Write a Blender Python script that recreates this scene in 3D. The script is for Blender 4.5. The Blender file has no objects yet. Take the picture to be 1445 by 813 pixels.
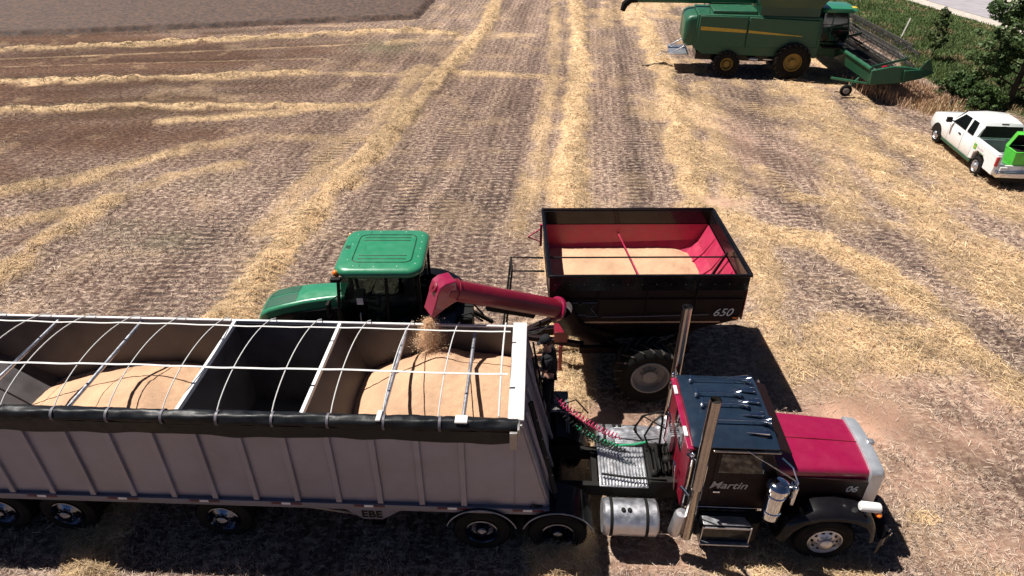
import bpy, math, random
import numpy as np
from mathutils import Vector, Matrix, Euler
R = math.radians
random.seed(7); rng = np.random.default_rng(11)
scene = bpy.context.scene

# ------------------------------------------------------------------ camera
CAM_H, PITCH, FPX = 10.6, 33.0, 937.0
cd = bpy.data.cameras.new('camera'); cam = bpy.data.objects.new('camera', cd)
scene.collection.objects.link(cam); scene.camera = cam
cam.location = (0, 0, CAM_H); cam.rotation_euler = (R(90 - PITCH), 0, 0)
cd.sensor_width = 36; cd.lens = FPX / 1445 * 36; cd.clip_start = 0.1; cd.clip_end = 3000

# ------------------------------------------------------------------ light
SUNV = Vector((0.48, -0.21, -1.0)).normalized()
world = bpy.data.worlds.new('World'); scene.world = world; world.use_nodes = True
wn = world.node_tree; bg = wn.nodes['Background']
sky = wn.nodes.new('ShaderNodeTexSky'); sky.sky_type = 'NISHITA'; sky.sun_disc = False
sky.sun_elevation = math.asin(-SUNV.z); sky.sun_rotation = math.atan2(-SUNV.x, -SUNV.y)
sky.air_density = 0.3; sky.dust_density = 0.05; sky.ozone_density = 2.0
wn.links.new(sky.outputs[0], bg.inputs[0]); bg.inputs[1].default_value = 0.05
sd = bpy.data.lights.new('sun', 'SUN'); sun = bpy.data.objects.new('sun', sd)
scene.collection.objects.link(sun); sd.energy = 5.0; sd.angle = R(0.5); sd.color = (1.0, 0.955, 0.89)
sun.rotation_euler = SUNV.to_track_quat('-Z', 'Y').to_euler(); sun.location = (-20, 10, 40)
scene.view_settings.view_transform = 'Standard'; scene.view_settings.look = 'None'
scene.view_settings.gamma = 1; scene.view_settings.exposure = 0.55
scene.view_settings.use_curve_mapping = False

# ------------------------------------------------------------------ helpers
def at(px, py, z=0.0):
    """point of the place seen at a pixel of the photograph, at height z (measured once from the photo)"""
    s, c = math.sin(R(PITCH)), math.cos(R(PITCH))
    u, v = px - 722.5, py - 406.5
    d = v * c + FPX * s
    return (u / d * (CAM_H - z), (-v * s + FPX * c) / d * (CAM_H - z))

class MB:
    def __init__(s): s.v = []; s.f = []
    def add(s, vs, fs):
        o = len(s.v); s.v += [tuple(p) for p in vs]; s.f += [tuple(i + o for i in f) for f in fs]; return s
    def box(s, x0, x1, y0, y1, z0, z1, m=None):
        vs = [Vector((x, y, z)) for z in (z0, z1) for x, y in ((x0, y0), (x1, y0), (x1, y1), (x0, y1))]
        if m is not None: vs = [m @ p for p in vs]
        return s.add(vs, [(3, 2, 1, 0), (4, 5, 6, 7), (0, 1, 5, 4), (1, 2, 6, 5), (2, 3, 7, 6), (3, 0, 4, 7)])
    def bar(s, a, b, w, h):
        """square bar from a to b"""
        a, b = Vector(a), Vector(b); d = b - a
        q = d.to_track_quat('X', 'Z').to_matrix().to_4x4(); q.translation = a
        return s.box(0, d.length, -w / 2, w / 2, -h / 2, h / 2, q)
    def tube(s, pts, r, n=10, cap=True):
        pts = [Vector(p) for p in pts]; rs = r if isinstance(r, (list, tuple)) else [r] * len(pts)
        vs = []; up = None
        for i, p in enumerate(pts):
            t = (pts[min(i + 1, len(pts) - 1)] - pts[max(i - 1, 0)]).normalized()
            if up is None: up = t.orthogonal().normalized()
            up = (up - t * up.dot(t));
            if up.length < 1e-5: up = t.orthogonal()
            up.normalize(); w = t.cross(up)
            for k in range(n):
                a = 2 * math.pi * k / n; vs.append(p + (up * math.cos(a) + w * math.sin(a)) * rs[i])
        fs = [(i * n + k, i * n + (k + 1) % n, (i + 1) * n + (k + 1) % n, (i + 1) * n + k) for i in range(len(pts) - 1) for k in range(n)]
        if cap: fs += [tuple(range(n))[::-1], tuple((len(pts) - 1) * n + k for k in range(n))]
        return s.add(vs, fs)
    def lathe(s, prof, o=(0, 0, 0), ax=(0, 0, 1), n=24, a0=0, a1=None):
        """prof: (radius, height along ax)"""
        o = Vector(o); ax = Vector(ax).normalized(); u = ax.orthogonal().normalized()
        if abs(ax.y) > .9: u = Vector((1, 0, 0))
        if abs(ax.z) > .9: u = Vector((1, 0, 0))
        if abs(ax.x) > .9: u = Vector((0, 1, 0))
        w = ax.cross(u); full = a1 is None; m = n if full else n + 1
        vs = []
        for r, h in prof:
            for k in range(m):
                a = a0 + (2 * math.pi * k / n if full else (a1 - a0) * k / n)
                vs.append(o + ax * h + (u * math.cos(a) + w * math.sin(a)) * r)
        fs = []
        for i in range(len(prof) - 1):
            for k in range(n if full else n):
                k2 = (k + 1) % m if full else k + 1
                fs.append((i * m + k, i * m + k2, (i + 1) * m + k2, (i + 1) * m + k))
        return s.add(vs, fs)
    def prism(s, poly, axis, a, b):
        """poly: 2D outline; axis y: poly=(x,z); axis x: poly=(y,z); axis z: poly=(x,y)"""
        def P(p, t): return {'y': (p[0], t, p[1]), 'x': (t, p[0], p[1]), 'z': (p[0], p[1], t)}[axis]
        n = len(poly)
        return s.add([P(p, a) for p in poly] + [P(p, b) for p in poly],
                     [tuple(range(n))[::-1], tuple(range(n, 2 * n))] + [(i, (i + 1) % n, n + (i + 1) % n, n + i) for i in range(n)])
    def loft(s, rings, cap=True, closed=True):
        n = len(rings[0]); vs = [p for r in rings for p in r]; fs = []
        for i in range(len(rings) - 1):
            for k in range(n if closed else n - 1):
                fs.append((i * n + k, i * n + (k + 1) % n, (i + 1) * n + (k + 1) % n, (i + 1) * n + k))
        if cap: fs += [tuple(range(n))[::-1], tuple((len(rings) - 1) * n + k for k in range(n))]
        return s.add(vs, fs)
    def ball(s, c, r, n=10):
        rx = r if isinstance(r, (tuple, list)) else (r, r, r); rings = []
        for i in range(n + 1):
            t = math.pi * i / n; q = max(math.sin(t), .02)
            rings.append([(c[0] + rx[0] * q * math.cos(2 * math.pi * k / (2 * n)), c[1] + rx[1] * q * math.sin(2 * math.pi * k / (2 * n)), c[2] - rx[2] * math.cos(t)) for k in range(2 * n)])
        return s.loft(rings)
    def build(s, name, mat, parent=None, bevel=0.0, smooth=True, ang=35, seg=2):
        me = bpy.data.meshes.new(name); me.from_pydata(s.v, [], s.f)
        import bmesh
        bm = bmesh.new(); bm.from_mesh(me); bmesh.ops.recalc_face_normals(bm, faces=bm.faces); bm.to_mesh(me); bm.free()
        if smooth:
            me.polygons.foreach_set('use_smooth', [True] * len(me.polygons)); me.set_sharp_from_angle(angle=R(ang))
        me.materials.append(mat); o = bpy.data.objects.new(name, me); scene.collection.objects.link(o)
        if parent is not None: o.parent = parent
        if bevel > 0:
            b = o.modifiers.new('bevel', 'BEVEL'); b.width = bevel; b.segments = seg; b.limit_method = 'ANGLE'; b.angle_limit = R(40); b.harden_normals = False
        return o

def tag(o, label, cat, group=None, kind=None):
    if label: o['label'] = label
    if cat: o['category'] = cat
    if group: o['group'] = group
    if kind: o['kind'] = kind
    return o
def empty(name, loc, rz=0, label=None, cat=None, group=None):
    o = bpy.data.objects.new(name, None); scene.collection.objects.link(o); o.location = loc; o.rotation_euler = (0, 0, rz)
    o.empty_display_size = .3
    return tag(o, label, cat, group)
def text_mesh(name, txt, size, mat, parent, mw, shear=0.0, depth=.004, bold=0.0):
    cu = bpy.data.curves.new(name, 'FONT'); cu.body = txt; cu.size = size; cu.shear = shear; cu.extrude = depth; cu.offset = bold
    to = bpy.data.objects.new('tmp', cu); scene.collection.objects.link(to)
    bpy.context.view_layer.update(); me = bpy.data.meshes.new_from_object(to.evaluated_get(bpy.context.evaluated_depsgraph_get()))
    bpy.data.objects.remove(to); me.transform(mw); me.materials.clear(); me.materials.append(mat)
    o = bpy.data.objects.new(name, me); scene.collection.objects.link(o); o.parent = parent; return o
def face_minus_y(x, y, z): return Matrix.Translation((x, y, z)) @ Matrix.Rotation(R(90), 4, 'X')

# ------------------------------------------------------------------ materials
def mat(name, col, rough=.5, metal=0., var=.15, scale=5., coat=0., bump=0., bscale=40., dust=0., dustcol=(.42, .30, .19), ior=None):
    m = bpy.data.materials.new(name); m.use_nodes = True; nt = m.node_tree; p = nt.nodes['Principled BSDF']
    L = nt.links.new; N = nt.nodes.new
    tc = N('ShaderNodeTexCoord')
    nz = N('ShaderNodeTexNoise'); nz.inputs['Scale'].default_value = scale; nz.inputs['Detail'].default_value = 6; L(tc.outputs['Object'], nz.inputs['Vector'])
    mr = N('ShaderNodeMapRange'); mr.inputs[1].default_value = .3; mr.inputs[2].default_value = .7; mr.inputs[3].default_value = 1 - var; mr.inputs[4].default_value = 1 + var
    L(nz.outputs[0], mr.inputs[0])
    mx = N('ShaderNodeMix'); mx.data_type = 'RGBA'; mx.blend_type = 'MULTIPLY'; mx.inputs[0].default_value = 1
    mx.inputs[6].default_value = (*col, 1); L(mr.outputs[0], mx.inputs[7]); out = mx.outputs[2]
    if dust > 0:
        n2 = N('ShaderNodeTexNoise'); n2.inputs['Scale'].default_value = 2.3; n2.inputs['Detail'].default_value = 8; n2.inputs['Roughness'].default_value = .7; L(tc.outputs['Object'], n2.inputs['Vector'])
        r2 = N('ShaderNodeMapRange'); r2.inputs[1].default_value = .42; r2.inputs[2].default_value = .75; r2.inputs[3].default_value = dust * .25; r2.inputs[4].default_value = dust
        L(n2.outputs[0], r2.inputs[0]); m2 = N('ShaderNodeMix'); m2.data_type = 'RGBA'; L(r2.outputs[0], m2.inputs[0]); L(out, m2.inputs[6]); m2.inputs[7].default_value = (*dustcol, 1); out = m2.outputs[2]
    L(out, p.inputs['Base Color'])
    rr = N('ShaderNodeMapRange'); rr.inputs[1].default_value = .3; rr.inputs[2].default_value = .7; rr.inputs[3].default_value = max(rough * .8, .02); rr.inputs[4].default_value = min(rough * 1.3, 1)
    L(nz.outputs[0], rr.inputs[0]); L(rr.outputs[0], p.inputs['Roughness'])
    p.inputs['Metallic'].default_value = metal
    if metal == 0 and max(col) < .03: p.inputs['Specular IOR Level'].default_value = .2
    if coat: p.inputs['Coat Weight'].default_value = coat; p.inputs['Coat Roughness'].default_value = .06
    if bump > 0:
        n3 = N('ShaderNodeTexNoise'); n3.inputs['Scale'].default_value = bscale; n3.inputs['Detail'].default_value = 4; L(tc.outputs['Object'], n3.inputs['Vector'])
        b = N('ShaderNodeBump'); b.inputs['Strength'].default_value = bump; b.inputs['Distance'].default_value = .02; L(n3.outputs[0], b.inputs['Height']); L(b.outputs[0], p.inputs['Normal'])
    return m
M = dict(
 black=mat('black_paint', (.005, .005, .007), .22, coat=.25, dust=.012),
 roofm=mat('black_roof_sky_tinted', (.009, .020, .038), .2, coat=.6, dust=.02),  # black roof; the blue sky's reflection is mixed into its base colour
 satin=mat('black_satin', (.008, .008, .008), .6, dust=.02),
 rubber=mat('tyre_rubber', (.008, .008, .008), .85, dust=.02, bump=.2),
 lug=mat('tyre_rubber_dusty', (.03, .03, .03), .8, dust=.15, bump=.2),
 magenta=mat('crimson_paint', (.26, .002, .045), .3, var=.05, coat=.5, dust=.05),
 maroon=mat('maroon_paint', (.19, .004, .020), .38, coat=.1, dust=.02, var=.1),
 cartred=mat('cart_red_paint', (.40, .010, .068), .4, coat=.1, dust=.16, var=.12),
 darkred=mat('dark_red_paint', (.011, .003, .004), .5, dust=.008),
 chrome=mat('chrome', (.75, .76, .78), .09, 1., var=.05),
 stackm=mat('stack_chrome', (.42, .38, .35), .2, 1., var=.12, scale=3),
 rail=mat('dull_aluminium_rail', (.20, .20, .25), .45, .5, var=.1, dust=.02),
 rimchrome=mat('shaded_chrome_rim', (.16, .18, .24), .15, 1., var=.1),  # chrome made darker and bluer; shade around the wheels is in the colour
 alu=mat('aluminium', (.62, .62, .65), .38, .9, var=.1, scale=9, dust=.05),
 shell=mat('brushed_shell', (.62, .64, .67), .42, .6, var=.04),
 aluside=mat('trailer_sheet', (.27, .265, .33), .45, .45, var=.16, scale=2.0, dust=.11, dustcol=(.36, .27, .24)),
 aluin=mat('trailer_inside_shaded_sheet', (.085, .078, .085), .55, .2, var=.3, scale=2, dust=.10, dustcol=(.36, .25, .18)),  # darker than the outer sheet; shade inside the bays is in this colour
 white=mat('white_paint', (.80, .80, .79), .4, var=.06, dust=.08),
 truckwhite=mat('pickup_white_paint', (.84, .84, .84), .25, var=.02, coat=.6, dust=.04),
 capm=mat('dull_white_cap', (.62, .60, .60), .5, var=.12, scale=7, dust=.15),
 strap=mat('white_webbing', (.62, .60, .58), .7, var=.1, scale=30),
 tarp=mat('rolled_vinyl_tarp', (.009, .010, .012), .42, var=.3, coat=.0, bump=.35, bscale=7),
 glass=mat('dark_glass', (.006, .007, .008), .05, var=.05, coat=1.),
 green=mat('green_paint', (.020, .215, .105), .32, var=.06, coat=.5, dust=.06),
 cgreen=mat('combine_green_paint', (.011, .095, .046), .45, var=.1, coat=.1, dust=.03),
 dkgreen=mat('dark_green_paint', (.005, .06, .028), .4, coat=.2, dust=.03),
 vent=mat('hood_screen', (.010, .075, .04), .6, bump=.3, bscale=120),
 lime=mat('lime_green_paint', (.10, .62, .06), .35, coat=.4, dust=.04),
 yellow=mat('yellow_paint', (.62, .42, .03), .45, dust=.15),
 yrim=mat('yellow_rim_paint', (.24, .15, .015), .5, dust=.1),
 cream=mat('pale_rim_paint', (.28, .26, .26), .5, dust=.1),
 red=mat('red_lens', (.55, .01, .03), .2, coat=.5),
 amber=mat('amber_lens', (.85, .20, .02), .2, coat=.5),
 steel=mat('worn_steel', (.30, .29, .28), .45, .8, var=.25, dust=.1),
 reel=mat('reel_bats', (.06, .06, .06), .5, dust=.1),
 skin=mat('skin', (.50, .27, .19), .5, var=.06), cloth=mat('black_cotton', (.014, .014, .016), .9, bump=.3, bscale=30),
 jeans=mat('dark_denim', (.013, .014, .019), .9, bump=.3), hair=mat('brown_hair', (.04, .022, .012), .7),
 greenhose=mat('green_hose', (.03, .35, .16), .4), redhose=mat('red_hose', (.45, .03, .10), .4),
 tape=mat('red_reflective_tape', (.10, .008, .02), .4), tapew=mat('white_reflective_tape', (.8, .8, .8), .4),
 grey=mat('grey_lettering', (.38, .38, .40), .4, .3), dimline=mat('dim_grey_lettering', (.12, .11, .13), .5),
 bark=mat('bark', (.09, .065, .045), .9, bump=.8, bscale=14), wood=mat('grey_wood', (.4, .37, .32), .85, bump=.4),
 asphalt=mat('asphalt', (.33, .30, .32), .9, var=.10, scale=1.2, bump=.3, bscale=60),
 gravel=mat('gravel_shoulder', (.48, .42, .36), .95, var=.25, scale=4, bump=.5, bscale=30),
)
def grain_mat():
    m = mat('wheat_kernels', (.60, .37, .225), .75, var=.16, scale=1.6, bump=.0)
    nt = m.node_tree; p = nt.nodes['Principled BSDF']; tc = nt.nodes.new('ShaderNodeTexCoord')
    v = nt.nodes.new('ShaderNodeTexVoronoi'); v.inputs['Scale'].default_value = 130; nt.links.new(tc.outputs['Object'], v.inputs['Vector'])
    n = nt.nodes.new('ShaderNodeTexNoise'); n.inputs['Scale'].default_value = 16; n.inputs['Detail'].default_value = 6; n.inputs['Roughness'].default_value = .8; nt.links.new(tc.outputs['Object'], n.inputs['Vector'])
    n4 = nt.nodes.new('ShaderNodeTexNoise'); n4.inputs['Scale'].default_value = 55; n4.inputs['Detail'].default_value = 3; nt.links.new(tc.outputs['Object'], n4.inputs['Vector'])
    r4 = nt.nodes.new('ShaderNodeMapRange'); [setattr(r4.inputs[i + 1], 'default_value', q) for i, q in enumerate((.35, .65, .86, 1.08))]; nt.links.new(n4.outputs[0], r4.inputs[0])
    m4 = nt.nodes.new('ShaderNodeMix'); m4.data_type = 'RGBA'; m4.blend_type = 'MULTIPLY'; m4.inputs[0].default_value = 1; old = p.inputs['Base Color'].links[0].from_socket; nt.links.new(old, m4.inputs[6]); nt.links.new(r4.outputs[0], m4.inputs[7]); nt.links.new(m4.outputs[2], p.inputs['Base Color'])
    a = nt.nodes.new('ShaderNodeMath'); a.operation = 'ADD'; nt.links.new(v.outputs[0], a.inputs[0]); nt.links.new(n.outputs[0], a.inputs[1])
    b = nt.nodes.new('ShaderNodeBump'); b.inputs['Strength'].default_value = .55; b.inputs['Distance'].default_value = .012
    nt.links.new(a.outputs[0], b.inputs['Height']); nt.links.new(b.outputs[0], p.inputs['Normal']); return m
M['grain'] = grain_mat()
def pane_mat():
    m = bpy.data.materials.new('cab_pane'); m.use_nodes = True; nt = m.node_tree; p = nt.nodes['Principled BSDF']; p.inputs['Base Color'].default_value = (.01, .012, .012, 1); p.inputs['Roughness'].default_value = .04
    t = nt.nodes.new('ShaderNodeBsdfTransparent'); t.inputs[0].default_value = (.62, .68, .66, 1); mx = nt.nodes.new('ShaderNodeMixShader'); mx.inputs[0].default_value = .25
    nt.links.new(t.outputs[0], mx.inputs[1]); nt.links.new(p.outputs[0], mx.inputs[2]); nt.links.new(mx.outputs[0], nt.nodes['Material Output'].inputs[0]); return m
M['pane'] = pane_mat()
def attr_mat(name, rough=.85, trans=0.):
    m = bpy.data.materials.new(name); m.use_nodes = True; nt = m.node_tree; p = nt.nodes['Principled BSDF']
    a = nt.nodes.new('ShaderNodeAttribute'); a.attribute_name = 'Col'; nt.links.new(a.outputs['Color'], p.inputs['Base Color']); p.inputs['Roughness'].default_value = rough
    p.inputs['Specular IOR Level'].default_value = .25
    if trans:
        t = nt.nodes.new('ShaderNodeBsdfTranslucent'); nt.links.new(a.outputs['Color'], t.inputs['Color']); mx = nt.nodes.new('ShaderNodeMixShader'); mx.inputs[0].default_value = trans
        nt.links.new(p.outputs[0], mx.inputs[1]); nt.links.new(t.outputs[0], mx.inputs[2]); nt.links.new(mx.outputs[0], nt.nodes['Material Output'].inputs[0])
    return m
M['straw'] = attr_mat('straw_stalks', .7); M['leaf'] = attr_mat('leaves', .55, .25); M['grassm'] = attr_mat('grass_blades', .7, .2)

def fast_mesh(name, verts, faces_n, material, cols=None):
    """verts (N*k,3); k = faces_n verts per face"""
    k = faces_n; nv = len(verts); nf = nv // k; me = bpy.data.meshes.new(name)
    me.vertices.add(nv); me.vertices.foreach_set('co', verts.astype(np.float32).ravel())
    me.loops.add(nv); me.loops.foreach_set('vertex_index', np.arange(nv, dtype=np.int32))
    me.polygons.add(nf); me.polygons.foreach_set('loop_start', np.arange(0, nv, k, dtype=np.int32)); 
    me.update(calc_edges=True)
    if cols is not None:
        a = me.color_attributes.new('Col', 'FLOAT_COLOR', 'POINT'); c = np.ones((nv, 4), np.float32); c[:, :3] = np.repeat(cols, k, 0); a.data.foreach_set('color', c.ravel())
    me.materials.append(material); o = bpy.data.objects.new(name, me); scene.collection.objects.link(o); return o

# ------------------------------------------------------------------ noise in numpy
_lat = rng.random((256, 256))
def vnoise(x, y, s):
    x = np.asarray(x) / s + 1000.37; y = np.asarray(y) / s + 1000.71; xi = np.floor(x).astype(int); yi = np.floor(y).astype(int)
    fx = x - xi; fy = y - yi; fx = fx * fx * (3 - 2 * fx); fy = fy * fy * (3 - 2 * fy); g = lambda a, b: _lat[a % 256, b % 256]
    return (g(xi, yi) * (1 - fx) + g(xi + 1, yi) * fx) * (1 - fy) + (g(xi, yi + 1) * (1 - fx) + g(xi + 1, yi + 1) * fx) * fy
def fbm(x, y, s, o=4):
    t = 0; a = 1; n = 0
    for i in range(o): t = t + a * vnoise(x + 17 * i, y - 9 * i, s); n += a; a *= .55; s *= .5
    return t / n
def pdist(x, y, pts):
    d = np.full(np.shape(x), 1e9)
    for (ax, ay), (bx, by) in zip(pts[:-1], pts[1:]):
        vx, vy = bx - ax, by - ay; t = np.clip(((x - ax) * vx + (y - ay) * vy) / (vx * vx + vy * vy + 1e-9), 0, 1)
        d = np.minimum(d, np.hypot(x - ax - t * vx, y - ay - t * vy))
    return d
def sm(e0, e1, x): t = np.clip((x - e0) / (e1 - e0), 0, 1); return t * t * (3 - 2 * t)

# ------------------------------------------------------------------ the field
def PL(*px): return [at(*p) for p in px]
# (polyline, half width in metres, strength, height)
SW = [
 (PL((806, -30), (812, 0), (818, 60), (816, 120), (806, 200), (800, 290), (798, 340), (804, 430), (808, 560), (792, 700), (786, 850)), .62, 1., .20),
 (PL((716, -30), (702, 0), (684, 40), (655, 72), (620, 110), (560, 178), (500, 240), (440, 300), (388, 370), (330, 440), (215, 600), (120, 830)), .58, 1., .22),
 (PL((880, -30), (893, 0), (912, 40), (936, 100), (956, 170), (968, 230), (978, 295)), .66, .95, .18),
 (PL((-60, 74), (0, 71), (200, 63), (420, 51), (580, 44), (640, 50)), .50, .95, .22),
 (PL((-60, 120), (0, 117), (230, 111), (430, 103)), .50, .95, .22),
 (PL((-60, 161), (0, 158), (150, 150), (330, 151), (500, 152)), .50, .75, .18),
 (PL((-60, 300), (0, 272), (120, 252), (200, 230), (265, 210)), .65, .52, .12),
 (PL((-60, 450), (0, 390), (60, 345), (130, 300), (160, 283)), .62, .62, .16),
 (PL((-60, 330), (0, 318), (110, 300), (160, 283)), .6, .38, .06),
 (PL((-60, 97), (0, 95), (480, 82)), .12, .3, .03),
 (PL((-60, 90), (0, 84), (300, 72), (520, 62)), .2, .35, .03),
 (PL((560, 60), (640, 56), (740, 50)), .9, .45, .05),
 (PL((265, 210), (360, 192), (480, 198)), .7, .36, .05), (PL((160, 283), (240, 250), (340, 232)), .6, .36, .06), (PL((430, 103), (560, 106), (650, 92)), .5, .38, .05), (PL((500, 152), (600, 136)), .5, .5, .06), (PL((230, 172), (380, 160), (500, 150)), .55, .5, .06), (PL((470, 215), (420, 300), (330, 420)), .9, .30, .03), (PL((600, 95), (540, 160), (460, 230), (380, 320)), .8, .38, .03),
 (PL((640, 103), (760, 108), (790, 112)), .6, .5, .05),
 (PL((783, -30), (784, 0), (781, 100), (768, 180), (745, 280), (730, 330)), .5, .42, .03),
 (PL((1075, 240), (1130, 282), (1160, 285)), .5, .5, .06),
 (PL((1000, 290), (1080, 330), (1160, 340), (1230, 380), (1300, 440), (1370, 500), (1480, 580)), .65, .75, .10),
 (PL((1100, 90), (1150, 145), (1200, 205), (1260, 265), (1330, 330), (1480, 400)), 1.1, .62, .10),
 (PL((1080, 120), (1140, 180), (1180, 230), (1200, 300)), .8, .45, .06),
 (PL((990, 120), (1010, 200), (1040, 290), (1070, 370), (1090, 450), (1130, 540)), .7, .5, .06),
 (PL((1200, 130), (1270, 190), (1360, 260), (1480, 330)), .9, .4, .05),
 (PL((1180, 300), (1300, 330), (1400, 420), (1480, 460)), .8, .4, .05),
 (PL((1060, 560), (1100, 610)), .5, .4, .04),
 (PL((1230, 700), (1330, 760), (1420, 830)), .7, .3, .03),
 (PL((1000, 800), (1130, 800), (1210, 812)), .5, .45, .03),
]
SOIL = [(1215, 590, 1.5, .9, .9), (1250, 545, 1.2, .7, .5), (1160, 545, 1.0, .5, .5), (1330, 620, 1.6, .8, .55), (850, 605, .9, .6, 1.), (800, 590, .5, .4, .9), (1012, 288, 1.0, .5, .7), (1400, 780, 1.6, .6, .45), (930, 790, 1.4, .5, .4), (1150, 230, 1.4, 3., .18), (1040, 200, 1.2, 4.5, .25), (1290, 680, 1.5, .8, .4), (1400, 560, 1.5, 1., .35)]
DARKP = [(60, 100, 16, 6, 1.), (60, 190, 14, 4, .8), (300, 80, 14, 7, .7), (60, 130, 30, 9, .5), (715, 75, 3., 4, .25), (740, 20, 1.8, 8, .25)]
GREENP = [(230, 340, 1.6, .9, .6), (170, 325, 1.2, .8, .5), (545, 66, 2.2, 2., .8), (200, 150, 4, 2, .25), (300, 255, 1.5, .8, .3), (1160, 232, .25, 1.4, .7), (1275, 265, .5, .5, .6), (1430, 520, .8, .5, .35)]
EDGE = [(24.6, -60), (24.4, 20), (23.95, 30), (23.9, 40), (25.3, 50), (27.4, 63), (38, 150)]
ROADN = [(41, 0), (38.6, 30), (36.6, 47), (35.4, 56.7), (34.6, 66), (30, 150)]
def edge_x(line, y): return np.interp(y, [p[1] for p in line], [p[0] for p in line])
TRACKS = [(PL((640, 440), (672, 360), (700, 280), (730, 180), (760, 60)), .42), (PL((560, 300), (600, 240), (640, 190), (690, 120)), .38), (PL((1130, 370), (1200, 420), (1300, 500)), .22), (PL((1240, 335), (1300, 380), (1370, 430), (1460, 500)), .22),
 (PL((430, 300), (380, 350), (300, 420)), .4), (PL((500, 200), (430, 240), (300, 330), (180, 440)), .4), (PL((870, 0), (885, 120), (900, 290)), .4), (PL((1060, 130), (1080, 200), (1130, 330)), .4)]
def tread(x, y):
    t = np.zeros(np.shape(x))
    for pts, hw in TRACKS:
        d = pdist(x, y, pts); t = np.maximum(t, sm(hw, hw * .75, d) * (.35 + .65 * (np.sin((y + np.abs(d) * .5) * 2 * np.pi / .26) > .1)) * (.4 + vnoise(x, y, 1.2)))
    return np.clip(t, 0, 1)
def trackband(x, y):
    t = np.zeros(np.shape(x))
    for pts, hw in TRACKS: t = np.maximum(t, sm(hw * 1.3, hw * .8, pdist(x, y, pts)))
    t = np.maximum(t, blob(x, y, [(330, 400, 3.0, 1.8, .9), (590, 280, 2.2, 3., .8), (650, 200, 2., 4., .6), (700, 420, 1.2, 1.6, .9), (900, 200, 1.5, 6, .7), (250, 330, 3, 2., .6), (1060, 180, 1.6, 4, .35)]))
    return np.clip(t * (.2 + 1.3 * fbm(x, y, 1.2, 3)), 0, 1)
def blob(x, y, L):
    t = 0
    for px, py, rx, ry, a in L:
        cx, cy = at(px, py); t = np.maximum(t, a * np.exp(-(((x - cx) / rx) ** 2 + ((y - cy) / ry) ** 2)))
    return t
def masks(x, y):
    wob = (fbm(x, y, 1.3, 5) - .5) * 1.7
    st = np.zeros(np.shape(x)); hh = np.zeros(np.shape(x))
    for pts, hw, a, h in SW:
        d = pdist(x, y, pts); k = .75 * sm(hw * 1.35, hw * .2, d + wob * hw * .9) + .25 * sm(hw * 3.4, hw * .3, d + wob * hw * 1.8)
        st = np.maximum(st, a * k * (.22 + 1.45 * fbm(x, y, 1.1, 5))); hh = np.maximum(hh, h * .9 * np.clip(1 - (d / (hw * 1.15)) ** 2, 0, 1) * (.25 + 2.2 * fbm(x + 50, y, .7, 4) ** 1.7))
    ge = x - edge_x(EDGE, y) + (fbm(x, y, 2.5, 3) - .5) * 2.4
    grass = sm(-.3, .5, ge); st = np.clip(st * (1 - grass), 0, 1)
    n = fbm(x * 1.0, y * .8, 3.2, 4)
    side = sm(3.5, 8, x) * (1 - sm(21, 24, x))                       # loose gold straw over the whole right side
    st = np.maximum(st, side * sm(.42, .70, n) * .5 * (1 - grass)); st = np.maximum(st, sm(.5, .75, fbm(x + 90, y + 20, 1.8, 4)) * .22 * (1 - grass))
    soil = blob(x, y, SOIL) * (.75 + 1.1 * fbm(x, y + 33, .8, 4)); soil = np.clip(soil, 0, 1) * (1 - grass)
    st = st * (1 - .75 * np.clip(soil * 1.2, 0, 1))
    dark = np.clip(blob(x, y, DARKP) * (.55 + .8 * fbm(x + 7, y, 2., 3)), 0, 1)
    dark = np.maximum(dark, sm(-5, -20, x) * sm(17, 34, y) * np.clip(.45 + 1.1 * (fbm(x * .4, y * 1.8, 5., 4) - .15), 0, 1) * sm(.2, .75, fbm(x * .3 + 9, y * 1.5, 4., 3) + .25 * sm(-12, -25, x)) * (1 - grass))
    dark = np.maximum(dark, .6 * sm(.50, .70, fbm(x + 200, y * .6, 4.5, 4)) * sm(-6, -14, x)); dark = np.clip(dark * 1.4, 0, 1) * (1 - grass)
    green = np.clip(np.maximum(blob(x, y, GREENP) * (.4 + fbm(x, y, .6, 3)), grass), 0, 1)
    return st, hh, soil, dark, green, grass
def streaks(x, y):
    # long stripes left by the harvest passes: away from the camera in the middle, across on the left, curving on the right
    c, s = math.cos(R(5.5)), math.sin(R(5.5)); u, v = x * c - y * s, x * s + y * c
    wb = (fbm(x, y, 6., 3) - .5) * 2.
    a_ = fbm((u + wb * .6) * 3.0, v * .22, 2.0, 4); b_ = fbm(x * .16 + 40, (y - .10 * x + wb) * 1.6, 2.2, 4)
    u2 = (x * .80 + y * .60) + wb * .7; v2 = -x * .6 + y * .8; c_ = fbm(u2 * 2.2 + 70, v2 * .20, 2.0, 4)
    d2 = fbm((x * .62 + y * .78 + wb) * 1.5, (-x * .78 + y * .62) * .3, 1.8, 4)
    wl = sm(-5, -16, x) * sm(24, 34, y); wl2 = sm(-4, -9, x) * (1 - sm(20, 30, y)); wr = sm(5, 9, x) * sm(46, 32, y)
    q = a_; q = q * (1 - wl) + b_ * wl; q = q * (1 - .7 * wl2) + d2 * .7 * wl2; q = q * (1 - wr) + c_ * wr
    return np.clip((q - .5) * 2.6 + .5, 0, 1)
def ground_z(x, y, hh=None, grass=None):
    if hh is None: _, hh, _, _, _, grass = masks(x, y)
    return hh + (fbm(x, y, .5, 2) - .5) * .05 + grass * .1 - sm(1, 3, x - edge_x(ROADN, y) + 1.) * 0
def axis_coords(a, b, step, far):
    c = np.arange(a, b + step, step); g = [0]; s = step
    while g[-1] < far: s *= 1.35; g.append(g[-1] + s)
    g = np.array(g[1:]); return np.concatenate([(a - g)[::-1], c, c[-1] + g])
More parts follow.
